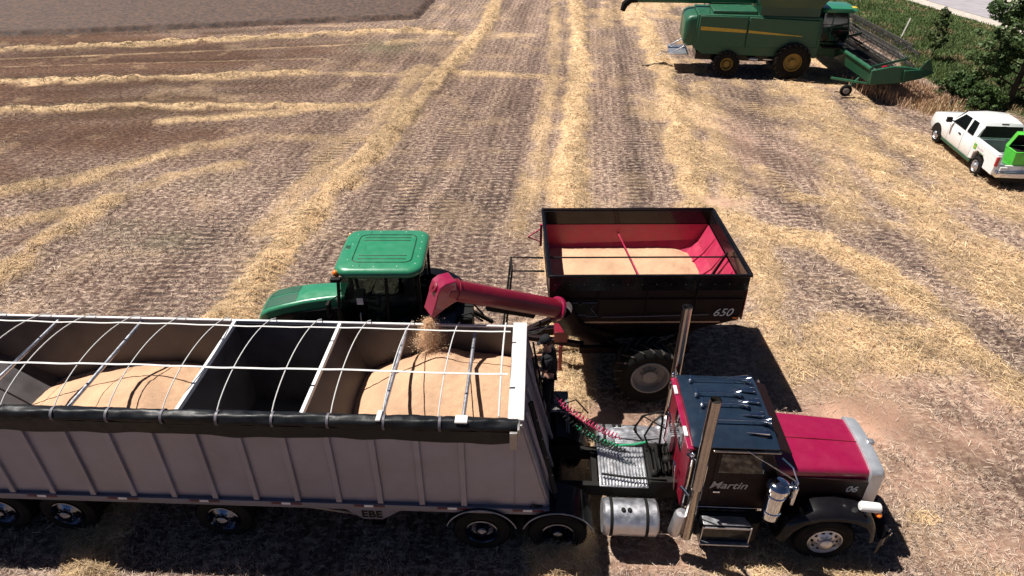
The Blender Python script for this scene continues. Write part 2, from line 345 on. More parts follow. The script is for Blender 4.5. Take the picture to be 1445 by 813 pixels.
gx = axis_coords(-47, 47, .16, 900); gy = axis_coords(3.5, 66, .16, 1500)
X, Y = np.meshgrid(gx, gy); st, hh, soil, dark, green, grass = masks(X, Y)
road_in = sm(-.4, .2, X - edge_x(ROADN, Y)) * (1 - sm(8.2, 8.8, X - edge_x(ROADN, Y)))
Z = ground_z(X, Y, hh, grass) * (1 - road_in) - .06 * road_in
nx, ny = len(gx), len(gy)
V = np.stack([X, Y, Z], -1).reshape(-1, 3).astype(np.float32)
i = np.arange(ny - 1)[:, None] * nx + np.arange(nx - 1)[None]; F = np.stack([i, i + 1, i + 1 + nx, i + nx], -1).reshape(-1, 4)
me = bpy.data.meshes.new('ground'); me.vertices.add(len(V)); me.vertices.foreach_set('co', V.ravel()); me.loops.add(F.size); me.loops.foreach_set('vertex_index', F.ravel().astype(np.int32))
me.polygons.add(len(F)); me.polygons.foreach_set('loop_start', np.arange(0, F.size, 4, dtype=np.int32)); me.polygons.foreach_set('use_smooth', np.ones(len(F), bool)); me.update(calc_edges=True)
a = me.color_attributes.new('mask', 'FLOAT_COLOR', 'POINT'); a.data.foreach_set('color', np.stack([st, soil, dark, green], -1).reshape(-1).astype(np.float32))
a = me.color_attributes.new('mask2', 'FLOAT_COLOR', 'POINT'); a.data.foreach_set('color', np.stack([grass, streaks(X, Y), trackband(X, Y), grass], -1).reshape(-1).astype(np.float32))
def ground_mat():
    m = bpy.data.materials.new('stubble_field'); m.use_nodes = True; nt = m.node_tree; p = nt.nodes['Principled BSDF']; N = nt.nodes.new; L = nt.links.new
    tc = N('ShaderNodeTexCoord')
    def noise(scale, stretch=(1, 1, 1), rot=0, det=6, rough=.6):
        mp = N('ShaderNodeMapping'); mp.inputs['Scale'].default_value = stretch; mp.inputs['Rotation'].default_value = (0, 0, rot); L(tc.outputs['Object'], mp.inputs[0])
        n = N('ShaderNodeTexNoise'); n.inputs['Scale'].default_value = scale; n.inputs['Detail'].default_value = det; n.inputs['Roughness'].default_value = rough; L(mp.outputs[0], n.inputs['Vector']); return n.outputs[0]
    def rng_(v, a, b, c, d):
        r = N('ShaderNodeMapRange'); L(v, r.inputs[0]); [setattr(r.inputs[i + 1], 'default_value', q) for i, q in enumerate((a, b, c, d))]; return r.outputs[0]
    def mix(f, a, b, mode='MIX'):
        x = N('ShaderNodeMix'); x.data_type = 'RGBA'; x.blend_type = mode
        if isinstance(f, float): x.inputs[0].default_value = f
        else: L(f, x.inputs[0])
        for k, q in ((6, a), (7, b)):
            if isinstance(q, tuple): x.inputs[k].default_value = (*q, 1)
            else: L(q, x.inputs[k])
        return x.outputs[2]
    def math_(op, a, b):
        x = N('ShaderNodeMath'); x.operation = op
        for k, q in ((0, a), (1, b)):
            if isinstance(q, (int, float)): x.inputs[k].default_value = q
            else: L(q, x.inputs[k])
        x.use_clamp = True; return x.outputs[0]
    at1 = N('ShaderNodeAttribute'); at1.attribute_name = 'mask'; sp = N('ShaderNodeSeparateColor'); L(at1.outputs['Color'], sp.inputs[0])
    at2 = N('ShaderNodeAttribute'); at2.attribute_name = 'mask2'; sp2 = N('ShaderNodeSeparateColor'); L(at2.outputs['Color'], sp2.inputs[0])
    fine = noise(6, (.75, 1.35, 1), R(4), 9, .8); streak = noise(9, (1.6, .42, 1), R(5), 6, .75); mid = noise(1.6, det=7, rough=.65); big = noise(.25, det=4)
    # rows of cut stems along the drills
    mp = N('ShaderNodeMapping'); mp.inputs['Rotation'].default_value = (0, 0, R(5.5)); L(tc.outputs['Object'], mp.inputs[0])
    wv = N('ShaderNodeTexWave'); wv.inputs['Scale'].default_value = .95; wv.inputs['Distortion'].default_value = 1.6; wv.inputs['Detail'].default_value = 3; wv.inputs['Detail Scale'].default_value = 1.2; L(mp.outputs[0], wv.inputs[0])
    soilc = mix(rng_(mid, .3, .7, 0, 1), (.050, .029, .023), (.128, .078, .060))
    soilc = mix(rng_(big, .35, .65, 0, .7), soilc, (.17, .105, .085))
    stub = mix(rng_(fine, .49, .595, 0, 1), soilc, (.60, .455, .35))
    rows = math_('MULTIPLY', rng_(wv.outputs[0], .45, .95, 0, 1), rng_(streak, .4, .62, 0, 1))
    stub = mix(math_('MULTIPLY', rows, .55), stub, (.45, .33, .24))
    drk = mix(rng_(fine, .45, .68, 0, 1), (.058, .028, .018), (.19, .098, .056))
    c = mix(math_('MULTIPLY', sp.outputs[2], .9), stub, drk)
    bare = mix(rng_(mid, .35, .7, 0, 1), (.60, .35, .24), (.46, .29, .21)); bare = mix(rng_(fine, .5, .62, 0, .5), bare, (.20, .12, .09))
    c = mix(math_('MULTIPLY', sp.outputs[1], .9), c, bare)
    grn = mix(rng_(fine, .4, .65, 0, 1), (.045, .062, .028), (.12, .13, .06)); c = mix(math_('MULTIPLY', at1.outputs['Alpha'], .6), c, grn)
    gold = mix(rng_(streak, .35, .65, 0, 1), (.42, .27, .15), (.72, .51, .30)); gold = mix(rng_(fine, .52, .66, 0, .6), gold, (.26, .15, .07))
    f = rng_(math_('ADD', sp.outputs[0], math_('MULTIPLY', math_('SUBTRACT', fine, .5), .9)), .12, .62, 0, 1); c = mix(f, c, gold)
    gg = mix(rng_(mid, .35, .65, 0, 1), (.030, .060, .016), (.075, .11, .03)); wt = N('ShaderNodeTexWave'); wt.bands_direction = 'Y'; wt.inputs['Scale'].default_value = 1.05; wt.inputs['Distortion'].default_value = 5.; wt.inputs['Detail'].default_value = 2; wt.inputs['Detail Scale'].default_value = .8; L(tc.outputs['Object'], wt.inputs[0])
    tr = math_('MULTIPLY', sp2.outputs[2], rng_(wt.outputs[0], .35, .75, 0, 1)); c = mix(math_('MULTIPLY', tr, .75), c, (.045, .030, .030))
    sv = rng_(sp2.outputs[1], 0, 1, .74, 1.28); c = mix(1.0, c, sv, 'MULTIPLY'); c = mix(sp2.outputs[0], c, gg)
    L(c, p.inputs['Base Color']); p.inputs['Roughness'].default_value = .92; p.inputs['Specular IOR Level'].default_value = .15
    b = N('ShaderNodeBump'); b.inputs['Strength'].default_value = .9; b.inputs['Distance'].default_value = .09
    hsum = math_('ADD', math_('MULTIPLY', fine, .6), math_('MULTIPLY', streak, .4)); L(hsum, b.inputs['Height']); L(b.outputs[0], p.inputs['Normal'])
    return m
me.materials.append(ground_mat()); go = bpy.data.objects.new('ground', me); scene.collection.objects.link(go); tag(go, 'harvested wheat field of brown stubble with golden straw windrows', 'ground', kind='structure')

# road beyond the verge
rb = MB(); ys = np.linspace(20, 400, 60)
def strip(o0, o1, z):
    mb = MB(); vs = []; 
    for y in ys: x = float(edge_x(ROADN, y)); vs += [(x + o0, y, z), (x + o1, y, z)]
    mb.add(vs, [(2 * k, 2 * k + 1, 2 * k + 3, 2 * k + 2) for k in range(len(ys) - 1)]); return mb
tag(strip(-.5, 9.0, .12).build('road_shoulder', M['gravel'], smooth=False), 'pale gravel shoulder of the road beyond the grass verge', 'road shoulder', kind='structure')
tag(strip(1.1, 7.6, .14).build('road', M['asphalt'], smooth=False), 'grey road beyond the grass verge', 'road', kind='structure')

# straw: hundreds of thousands of separate stalks
def lit_positions(n, y0=-6, y1=860):
    px = rng.uniform(-150, 1595, n); py = rng.uniform(y0, y1, n); s, c = math.sin(R(PITCH)), math.cos(R(PITCH))
    u, v = px - 722.5, py - 406.5; d = v * c + FPX * s; return u / d * CAM_H, (-v * s + FPX * c) / d * CAM_H
def stalks(x, y, z, ln, wd, tilt, col, heading=None):
    n = len(x); a = rng.uniform(0, 2 * np.pi, n) if heading is None else heading
    dx, dy, dz = np.cos(a) * np.cos(tilt) * ln, np.sin(a) * np.cos(tilt) * ln, np.sin(tilt) * ln
    wx, wy = -np.sin(a) * wd / 2, np.cos(a) * wd / 2; wz = rng.uniform(-.5, .5, n) * wd
    P = np.empty((n, 4, 3)); bx, by = x - dx / 2, y - dy / 2
    P[:, 0] = np.stack([bx - wx, by - wy, z - wz], 1); P[:, 1] = np.stack([bx + wx, by + wy, z + wz], 1)
    P[:, 2] = np.stack([bx + dx + wx, by + dy + wy, z + dz + wz], 1); P[:, 3] = np.stack([bx + dx - wx, by + dy - wy, z + dz - wz], 1)
    return P.reshape(-1, 3)
x, y = lit_positions(1000000); st_, hh_, so_, da_, gr_, grs_ = masks(x, y)
keep = (rng.random(len(x)) < np.clip(st_ * .75, 0, 1) + .055 * (1 - .9 * da_)) & (grs_ < .35) & (rng.random(len(x)) > so_ * .8)
x, y, st_, hh_, grs_, da_ = [q[keep] for q in (x, y, st_, hh_, grs_, da_)]
sk = streaks(x, y); kk = (st_ > .3) | (rng.random(len(x)) < .25 + 1.1 * sk); x, y, st_, hh_, grs_, da_ = [q[kk] for q in (x, y, st_, hh_, grs_, da_)]
dist = np.hypot(np.hypot(x, y), CAM_H); n = len(x)
ln = rng.uniform(.05, .20, n) * (1 + dist / 45) * np.where(st_ > .3, 1, .65); wd = np.clip(dist * .00036, .0045, .03) * rng.uniform(.7, 1.3, n)
t = rng.random(n)[:, None]; hue = rng.random(n)[:, None]
gold = (np.array([.90, .60, .29]) * hue + np.array([.92, .70, .46]) * (1 - hue)) * (.38 + .66 * t) * (.45 + 1.0 * fbm(x, y, .45, 3))[:, None] * (1 - .35 * da_)[:, None]; pale = np.array([.72, .56, .44]) * (.30 + .85 * t)
col = np.where(st_[:, None] > .30, gold * (1 - .25 * (hue > .8)), pale) * (1 - .6 * da_[:, None])
zz = ground_z(x, y, hh_, grs_) + .015 + rng.random(n) ** 2 * (.03 + .10 * st_)
o = fast_mesh('loose_straw', stalks(x, y, zz, ln, wd, rng.normal(0, .22, n), col), 4, M['straw'], col); tag(o, 'loose golden straw stalks lying in windrows over the field', 'straw', kind='stuff')
# cut stubble standing in drilled rows
x, y = lit_positions(420000, 60); ang = R(5.5); row = .19
q = x * math.cos(ang) - y * math.sin(ang); q2 = np.round(q / row) * row + rng.normal(0, .035, len(x)); x = x + (q2 - q) * math.cos(ang); y = y - (q2 - q) * math.sin(ang)
st_, hh_, so_, da_, gr_, grs_ = masks(x, y); keep = (st_ < .55) & (so_ < .45) & (grs_ < .3) & (rng.random(len(x)) < (.42 - .38 * da_) * sm(.38, .62, fbm(x * 1.0, y * .7, .30, 3)) * 1.3 * (1 - .55 * tread(x, y)))
x, y, hh_, grs_, da_ = [v[keep] for v in (x, y, hh_, grs_, da_)]; sk = streaks(x, y); kk = rng.random(len(x)) < .12 + .95 * sk; x, y, hh_, grs_, da_, sk = [v[kk] for v in (x, y, hh_, grs_, da_, sk)]; n = len(x); dist = np.hypot(np.hypot(x, y), CAM_H)
wd = np.clip(dist * .00045, .005, .03) * rng.uniform(.7, 1.3, n); ln = rng.uniform(.05, .13, n); tl = rng.normal(1.1, .35, n)
col = np.array([.60, .455, .37]) * (.26 + .95 * rng.random(n) ** 1.5)[:, None] * (.75 + .4 * sk)[:, None] * (1 - .65 * da_[:, None]) * (.55 + .9 * fbm(x, y, 1.1, 4))[:, None] * (1 - .6 * tread(x, y))[:, None]
P = stalks(x, y, ground_z(x, y, hh_, grs_), ln, wd, tl, col); o = fast_mesh('stubble', P, 4, M['straw'], col); tag(o, 'short pale cut stubble standing in drilled rows', 'stubble', kind='stuff')

# uncut wheat, top left
c0 = [at(-250, 62), at(0, 52), at(300, 40), at(590, 27), at(606, 14), at(640, -25)]
xs = np.linspace(-75, -4.5, 640); ysr = np.concatenate([np.arange(46, 62, .08), np.linspace(62, 150, 90)]); UX, UY = np.meshgrid(xs, ysr)
lx = [p[0] for p in c0[:4]]; ly = [p[1] for p in c0[:4]]
din = np.minimum(UY - np.interp(UX, lx, ly), (at(590, 27)[0] + (UY - at(590, 27)[1]) * .06) - UX) + (fbm(UX, UY, 1.2, 4) - .5) * .7
UZ = .42 * sm(-.2, .5, din) * (.9 + .2 * fbm(UX, UY, .8, 3)) - .05
me = bpy.data.meshes.new('standing_wheat'); nx2 = len(xs); ii = np.arange(len(ysr) - 1)[:, None] * nx2 + np.arange(nx2 - 1)[None]; FF = np.stack([ii, ii + 1, ii + 1 + nx2, ii + nx2], -1).reshape(-1, 4)
dd = din.reshape(-1); FF = FF[(dd[FF] > -.35).any(1)]
me.from_pydata(np.stack([UX, UY, UZ], -1).reshape(-1, 3).tolist(), [], FF.tolist()); me.polygons.foreach_set('use_smooth', [True] * len(me.polygons))
mw = mat('ripe_wheat', (.085, .050, .036), .95, var=.8, scale=4, bump=1., bscale=5); me.materials.append(mw)
o = bpy.data.objects.new('standing_wheat', me); scene.collection.objects.link(o); tag(o, 'uncut brown standing wheat at the far left of the field', 'wheat crop', kind='stuff')

# ------------------------------------------------------------------ wheels
def tyre_lathe(mb, c, s, Rt, W, Rr):
    """tyre whose outer wall is at c (axis y, s = -1 faces the -y side)"""
    k = min(.06, W * .2)
    mb.lathe([(Rr, .02), (Rr + (Rt - Rr) * .45, -.012), (Rt - k, .01), (Rt - k * .3, k * .5), (Rt, k * 1.4), (Rt, W - k * 1.4), (Rt - k * .3, W - k * .5), (Rt - k, W), (Rr, W - .02), (Rr - .01, W * .5), (Rr, .02)],
             c, (0, -s, 0), 36)
    return mb
def road_wheel(parent, x, y, s, Rt=.51, W=.28, Rr=.30, rim='alu', dish=True, holes=10, dual=False, name='wheel', z=None):
    z = Rt if z is None else z
    mb = tyre_lathe(MB(), (x, y, z), s, Rt, W, Rr)
    if dual: tyre_lathe(mb, (x, y - s * .33, z), s, Rt, W, Rr)
    for k in range(40):                                            # tread blocks
        a = 2 * math.pi * k / 40; c = Vector((x + math.cos(a) * (Rt + .002), y - s * W / 2, z + math.sin(a) * (Rt + .002)))
        q = Matrix.Translation(c) @ Matrix.Rotation(-a, 4, 'Y'); mb.box(-.006, .006, -W * .38, W * .38, -.022, .022, q)
    w = mb.build(name, M['rubber'], parent)
    pr = [(Rr, -.005), (Rr - .02, -.012), (Rr - .035, .02)]
    if dish: pr += [(Rr - .05, .13), (Rr * .62, .15), (Rr * .42, .14), (Rr * .36, .02), (Rr * .3, -.02), (Rr * .14, -.045), (0.001, -.05)]
    else: pr += [(Rr - .05, .05), (Rr * .75, .03), (Rr * .5, .0), (Rr * .42, -.02), (Rr * .38, -.07), (Rr * .2, -.10), (0.001, -.105)]
    rm = MB().lathe(pr, (x, y, z), (0, -s, 0), 36); 
    for k in range(10):
        a = 2 * math.pi * k / 10 + .3; yy = y - s * (.14 if dish else -.005); c = (x + math.cos(a) * Rr * .47, z + math.sin(a) * Rr * .47)
        rm.lathe([(.001, -.035), (.012, -.03), (.014, .01)], (c[0], yy, c[1]), (0, -s, 0), 8)
    rim_o = rm.build('rim', M[rim], w)
    hd = .142 if dish else .018
    for k in range(holes):
        a = 2 * math.pi * k / holes; c = (x + math.cos(a) * Rr * .70, z + math.sin(a) * Rr * .70)
        MB().lathe([(.001, 0), (Rr * .095, 0), (Rr * .095, .02)], (c[0], y - s * (hd - .003), c[1]), (0, -s, 0), 12).build('hand_hole_disc', M['satin'], w)  # dark disc on the rim paints the shade of an open hole
    return w
def farm_wheel(parent, x, y, s, Rt, W, Rr, rim, lugs=22, z=None, name='wheel', lugm='rubber', deep=.16):
    z = Rt if z is None else z
    c = (x, y, z); k = .09
    mb = MB().lathe([(Rr, .03), (Rr + (Rt - Rr) * .5, -.03), (Rt - k - .03, -.01), (Rt - .04, k * .6), (Rt - .035, W / 2), (Rt - .04, W - k * .6), (Rt - k - .03, W + .01), (Rr + (Rt - Rr) * .5, W + .03), (Rr, W - .03)], c, (0, -s, 0), 40)
    w = mb.build(name, M['rubber'], parent)
    lm = MB()
    for side in (0, 1):
        for j in range(lugs):
            a = 2 * math.pi * (j + .5 * side) / lugs; sl = (.30 if Rt > .8 else .34)
            y0, y1 = (W * .53, W * 1.01) if side else (W * .47, -W * .01); a1 = a - sl * 1.0
            rings = []
            for (yy, aa, rr) in ((y0, a, Rt), (y0 + (y1 - y0) * .6, a + (a1 - a) * .55, Rt - .005), (y1, a1, Rt - .05), (y1, a1 - .01, Rt - .16)):
                h = .05; t = .028 if Rt > .8 else .022; ca, sa = math.cos(aa), math.sin(aa); tx, tz = -sa * t, ca * t
                Y_ = y - s * yy
                rings.append([(x + ca * (rr - h) - tx, Y_, z + sa * (rr - h) - tz), (x + ca * (rr - h) + tx, Y_, z + sa * (rr - h) + tz), (x + ca * rr + tx * .7, Y_, z + sa * rr + tz * .7), (x + ca * rr - tx * .7, Y_, z + sa * rr - tz * .7)])
            lm.loft(rings)
    lm.build('tread_lugs', M['lug'], w, smooth=False)
    pr = [(Rr + .01, .02), (Rr, .0), (Rr - .03, .0), (Rr - .05, .04), (Rr - .07, deep), (Rr * .55, deep + .03), (Rr * .32, deep), (Rr * .3, .06), (.16, .04), (.001, .03)]
    rm = MB().lathe(pr, c, (0, -s, 0), 40)
    for j in range(8):
        a = 2 * math.pi * j / 8; rm.lathe([(.001, -.03), (.02, -.025), (.022, .02)], (x + math.cos(a) * Rr * .42, y - s * deep, z + math.sin(a) * Rr * .42), (0, -s, 0), 8)
    rm.build('rim', M[rim], w)
    return w

# ------------------------------------------------------------------ grain trailer
T = empty('grain_trailer', (0, 8.9, 0), R(-2.15), 'long silver hopper trailer with open top, ribbed side and rolled black tarp', 'trailer')
TZ, BZ, HW, XR = 3.12, 1.12, 1.27, -12.8
side = [(XR + .2, BZ), (.66, BZ), (.17, TZ), (XR, TZ)]
for s in (-1, 1):
    o = MB().prism(side, 'y', s * HW, s * (HW - .03)).build('side_panel', M['aluside'], T, smooth=False)
    mb = MB()
    for k in range(17):
        x = -.78 - .73 * k; mb.box(x - .05, x + .05, *sorted((s * (HW + .003), s * (HW + .055))), BZ + .02, TZ - .1)
    mb.box(.085, .10, *sorted((s * (HW + .002), s * (HW + .012))), BZ + .02, TZ - .1)
    mb.build('side_posts', M['aluside'], T, bevel=.012)
    MB().box(XR + .15, .70, *sorted((s * (HW - .02), s * (HW + .075))), BZ - .13, BZ + .015).build('bottom_rail', M['rail'], T, bevel=.012)
    MB().box(XR, .12, *sorted((s * (HW - .03), s * (HW + .02))), TZ - .02, TZ + .025).build('top_rail', M['white' if s > 0 else 'alu'], T, bevel=.01)
    MB().prism([(XR + .25, BZ), (.6, BZ), (.13, TZ - .03), (XR + .05, TZ - .03)], 'y', s * (HW - .034), s * (HW - .042)).build('liner', M['aluin'], T, smooth=False)  # added dark sheet over the panel's inner face, its colour carries the inside shade
for k in range(17):
    x = -.78 - .73 * k * 1.0
    if k % 2 == 1 or k == 0:
        xx = (.40 if k == 0 else x + .6)
        MB().box(xx - .34, xx - .16, -HW - .081, -HW - .077, BZ - .045, BZ + .005).build('red_reflector', M['tape'], T)
        MB().box(xx - .16, xx + .0, -HW - .081, -HW - .077, BZ - .045, BZ + .005).build('white_reflector', M['tapew'], T)
        MB().box(xx + .0, xx + .2, -HW - .081, -HW - .077, BZ - .045, BZ + .005).build('red_reflector', M['tape'], T)
# nose and tail
MB().prism([(.66, BZ), (.70, BZ), (.21, TZ), (.17, TZ)], 'y', -HW + .03, HW - .03).build('nose_panel', M['aluside'], T, smooth=False)
MB().box(-.02, .24, -HW - .03, HW + .03, TZ + .052, TZ + .085).build('nose_cap', M['capm'], T, bevel=.01)
MB().prism([(XR + .2, BZ), (XR + .24, BZ), (XR + .04, TZ), (XR, TZ)], 'y', -HW + .03, HW - .03).build('tail_panel', M['aluside'], T, smooth=False)
mb = MB()
for y in (-.95, -.35, .35): mb.bar((.26, y, TZ - .05), (.76, y, BZ + .02), .07, .05)
mb.build('nose_posts', M['aluside'], T, bevel=.01)
mb = MB(); mb.bar((.33, -.55, 2.9), (.80, -1.05, BZ + .1), .10, .04); mb.build('nose_brace', M['satin'], T, bevel=.01)
mb = MB()
for q in (.2, .4, .6, .8): 
    p = Vector((.33, -.55, 2.9)).lerp(Vector((.80, -1.05, BZ + .1)), q); mb.ball((p.x + .03, p.y, p.z + .01), .014, 5)
mb.build('brace_bolts', M['steel'], T)
mb = MB(); mb.box(.72, 1.12, .55, 1.75, 1.06, 1.10)
for k in range(9): mb.box(.72 + k * .047, .735 + k * .047, .55, 1.75, 1.10, 1.115)
mb.bar((.74, .6, 1.06), (.66, .6, .75), .05, .05); mb.bar((.74, 1.7, 1.06), (.66, 1.2, .75), .05, .05)
mb.build('nose_platform', M['steel'], T)
mb = MB()
for y in (.62, 1.08): mb.tube([(.72, y, 1.1), (.42, y, 2.5), (.36, y, 2.9)], .02, 8)
for k in range(4): mb.tube([(.66 - .08 * k, .62, 1.45 + .38 * k), (.66 - .08 * k, 1.08, 1.45 + .38 * k)], .015, 8)
mb.build('ladder', M['satin'], T)
# inside: partitions and hopper slopes
for (x0, x1) in ((-3.33, -2.55), (-11.6, -8.7)):
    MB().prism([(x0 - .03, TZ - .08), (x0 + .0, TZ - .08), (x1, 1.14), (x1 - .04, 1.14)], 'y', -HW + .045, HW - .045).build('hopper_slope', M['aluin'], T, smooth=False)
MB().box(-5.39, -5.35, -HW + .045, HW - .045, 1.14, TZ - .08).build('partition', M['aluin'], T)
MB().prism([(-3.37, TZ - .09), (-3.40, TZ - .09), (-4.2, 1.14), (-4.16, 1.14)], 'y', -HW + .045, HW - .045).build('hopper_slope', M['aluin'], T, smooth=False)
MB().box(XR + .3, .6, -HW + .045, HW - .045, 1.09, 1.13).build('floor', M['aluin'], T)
def hopper(x0, x1):
    mb = MB(); c = (x0 + x1) / 2
    mb.loft([[(x0, -1.1, BZ - .1), (x1, -1.1, BZ - .1), (x1, 1.1, BZ - .1), (x0, 1.1, BZ - .1)], [(c - .35, -.3, .5), (c + .35, -.3, .5), (c + .35, .3, .5), (c - .35, .3, .5)]], cap=False)
    mb.box(c - .4, c + .4, -.35, .35, .42, .5); mb.build('hopper', M['aluside'], T, smooth=False)
hopper(-4.5, -1.3); hopper(-9.6, -6.0)
mb = MB()
for y in (-.5, .5): mb.box(XR + .3, .6, y - .05, y + .05, BZ - .4, BZ - .14)
mb.build('frame_rails', M['satin'], T)
# bows, straps, cross bars
def bowz(y): return TZ + .06 + .30 * (1 - (y / 1.29) ** 2) ** .8 if abs(y) < 1.29 else TZ + .06
for k in range(15):
    x = -1.08 - .885 * k + (.06 if k == 2 else 0)
    ys_ = [-1.29 + 2.58 * i / 16 for i in range(17)]
    MB().tube([(x + .04 * (y / 1.29), y, bowz(y)) for y in ys_], .0105, 6).build('tarp_bow', M['strap'], T)
MB().tube([(-.16, y, bowz(y)) for y in [-1.25 + 2.5 * i / 12 for i in range(13)]], .016, 6).build('tarp_bow', M['strap'], T)
for y0, w in ((.72, .034), (-.50, .042)):
    xs_ = np.linspace(XR + .1, -.05, 120); mb = MB(); rings = []
    for x in xs_:
        ph = ((x + 1.08) / .885) % 1; zz = bowz(y0) + .017 - .018 * math.sin(math.pi * ph); yy = y0 + .012 * math.sin(x * 1.7) + .008 * math.sin(x * 7)
        rings.append([(x, yy - w / 2, zz), (x, yy + w / 2, zz), (x, yy + w / 2, zz + .006), (x, yy - w / 2, zz + .006)])
    mb.loft(rings).build('strap', M['strap'], T, smooth=False)
for x in (-.74, -2.05, -7.22, -8.85, -11.0): MB().tube([(x, -HW + .05, TZ - .07), (x, HW - .05, TZ - .07)], .034, 12).build('cross_tube', M['alu'], T)
for x in (-3.335, -5.37): MB().box(x - .032, x + .032, -HW + .03, HW - .03, TZ - .07, TZ + .02).build('cross_bar', M['white'], T, bevel=.008)
# tarp roll on the near rail
rings = []; xs_ = np.linspace(XR, .14, 220)
for i, x in enumerate(xs_):
    q = ((x + 1.08) / .885) % 1; pinch = math.exp(-((q - .0) / .05) ** 2) + math.exp(-((q - 1) / .05) ** 2)
    ring = []
    for k in range(20):
        a = 2 * math.pi * k / 20; r = .105 + .008 * math.sin(5 * a + x * 2.1) + .005 * math.sin(9 * x + 3 * a) + .003 * math.sin(23 * x - 2 * a) - .008 * pinch
        ring.append((x, -HW - .07 + r * 1.1 * math.cos(a), TZ + .0 + r * 1.1 * math.sin(a)))
    rings.append(ring)
tr = MB().loft(rings).build('tarp_roll', M['tarp'], T, ang=60)
rings = []
for x in xs_:
    w_ = .008 * math.sin(x * 3.3) + .006 * math.sin(x * 9.1 + 1); lz = TZ - .36 + .02 * math.sin(x * 1.9) + .012 * math.sin(x * 6)
    rings.append([(x, -HW - .17, TZ - .06), (x, -HW - .14 + w_, TZ - .20), (x, -HW - .11 + w_, lz), (x, -HW - .10 + w_, lz), (x, -HW - .12 + w_, TZ - .20), (x, -HW - .15, TZ - .06)])
MB().loft(rings).build('tarp_flap', M['tarp'], T, ang=60)
for k in range(14):
    x = -1.08 - .885 * k; MB().lathe([(.116, -.022), (.124, -.02), (.124, .02), (.116, .022)], (x, -HW - .07, TZ + .0), (1, 0, 0), 20).build('tarp_tie', M['dimline'], T)
MB().box(-2.08, -2.0, -HW - .17, -HW + .06, TZ + .10, TZ + .135).build('tie_patch', M['strap'], T, bevel=.01)
MB().box(-.84, -.64, -HW - .17, -HW + .0, TZ + .10, TZ + .135).build('tie_patch', M['strap'], T, bevel=.01)
mb = MB(); mb.box(.02, .14, -HW - .27, -HW - .22, TZ - .33, TZ + .02); mb.box(.14, .18, -HW - .26, -HW - .02, TZ - .05, TZ + .09); mb.ball((.2, -HW - .14, TZ + .06), .035, 5)
mb.build('crank_bracket', M['steel'], T, bevel=.008)
# gusset with letters, landing leg, brace
MB().prism([(-2.95, BZ - .12), (-1.85, BZ - .12), (-2.25, BZ - .42), (-2.6, BZ - .42)], 'y', -HW - .01, -HW - .04).build('gusset', M['rail'], T, bevel=.006)
text_mesh('gusset_letters', 'EBE', .24, M['satin'], T, face_minus_y(-2.62, -HW - .045, BZ - .36), bold=.006)
mb = MB(); mb.bar((-3.6, -HW + .0, BZ - .15), (-2.55, -HW + .25, .42), .05, .05); mb.build('leg_brace', M['steel'], T, bevel=.006)
for s in (-1, 1):
    mb = MB(); mb.box(-2.5, -2.36, s * .95 - .07, s * .95 + .07, .25, BZ - .14); mb.box(-2.56, -2.3, s * .95 - .13, s * .95 + .13, .22, .26); mb.build('landing_leg', M['satin'], T, bevel=.008)
mb = MB(); mb.box(.42, .58, -HW - .03, -HW - .006, BZ + .03, BZ + .05); mb.tube([(.36, -HW - .02, BZ + .02), (.42, -HW - .04, BZ + .12), (.50, -HW - .03, BZ + .02)], .012, 6); mb.build('rope_hook', M['satin'], T)
for x in (-5.2, -8.1, -9.35, -10.6, -11.85):
    for s in (-1, 1): road_wheel(T, x, s * 1.26, s, dual=True, rim='rimchrome', dish=False, holes=0)
    MB().tube([(x, -1.1, .51), (x, 1.1, .51)], .07, 10).build('axle', M['satin'], T)
for s in (-1, 1):
    MB().tube([(-5.9, s * 1.2, .5), (-5.9, s * 1.2, 1.0)], .02, 6).build('flap_bracket', M['satin'], T)

# wheat inside
def heap(name, x0, x1, y0, y1, fz, label, parent_m, n=110, loc=(0, 0, 0), rz=0, base=1.3, grp=None):
    xs = np.linspace(x0, x1, n); ysn = np.linspace(y0, y1, n); A, B = np.meshgrid(xs, ysn); Zh = fz(A, B) + (fbm(A, B, .5, 3) - .5) * .05 + (fbm(A * 3, B * 3, .25, 3) - .5) * .022
    vs = [(float(a), float(b), float(c)) for a, b, c in zip(A.ravel(), B.ravel(), Zh.ravel())]; m = len(vs)
    fs = [(j * n + i, j * n + i + 1, (j + 1) * n + i + 1, (j + 1) * n + i) for j in range(n - 1) for i in range(n - 1)]
    mb = MB(); mb.add(vs, fs)
    def skirt(idx):
        mb.add([vs[q] for q in idx] + [(vs[q][0], vs[q][1], min(base, vs[q][2] - .01)) for q in idx], [(k, k + 1, len(idx) + k + 1, len(idx) + k) for k in range(len(idx) - 1)])
    skirt([i for i in range(n)]); skirt([(n - 1) * n + i for i in range(n)]); skirt([i * n for i in range(n)]); skirt([i * n + n - 1 for i in range(n)])
    o = mb.build(name, M['grain'], None, ang=70); o.location = loc; o.rotation_euler = (0, 0, rz); return tag(o, label, 'grain', grp)
def seg_r(A, B, p, q): return pdist(A, B, [p, q])
heap('wheat_heap', -3.30, .10, -1.22, 1.22, lambda A, B: np.maximum(2.86 - .30 * seg_r(A, B, (-1.25, .45), (.15, .1)) - .10 * seg_r(A, B, (-1.25, .45), (.15, .1)) ** 2 + .16 * np.maximum(0, 1 - np.hypot(A + 1.45, B - .95) / .55), 1.2),
     'tall tan wheat heap under the pouring grain, in the trailer bay nearest the semi', None, loc=(0, 8.9, .0), rz=R(-2.15))
heap('wheat_heap', -10.3, -5.42, -1.22, 1.22, lambda A, B: np.maximum(2.42 - .33 * np.maximum(np.hypot((A + 6.9) * .9, B - .1) - .15, 0) - .015 * (A + 6.9) ** 2, 1.16),
     'rounded tan wheat heap in the trailer bay farthest from the semi', None, loc=(0, 8.9, 0), rz=R(-2.15))

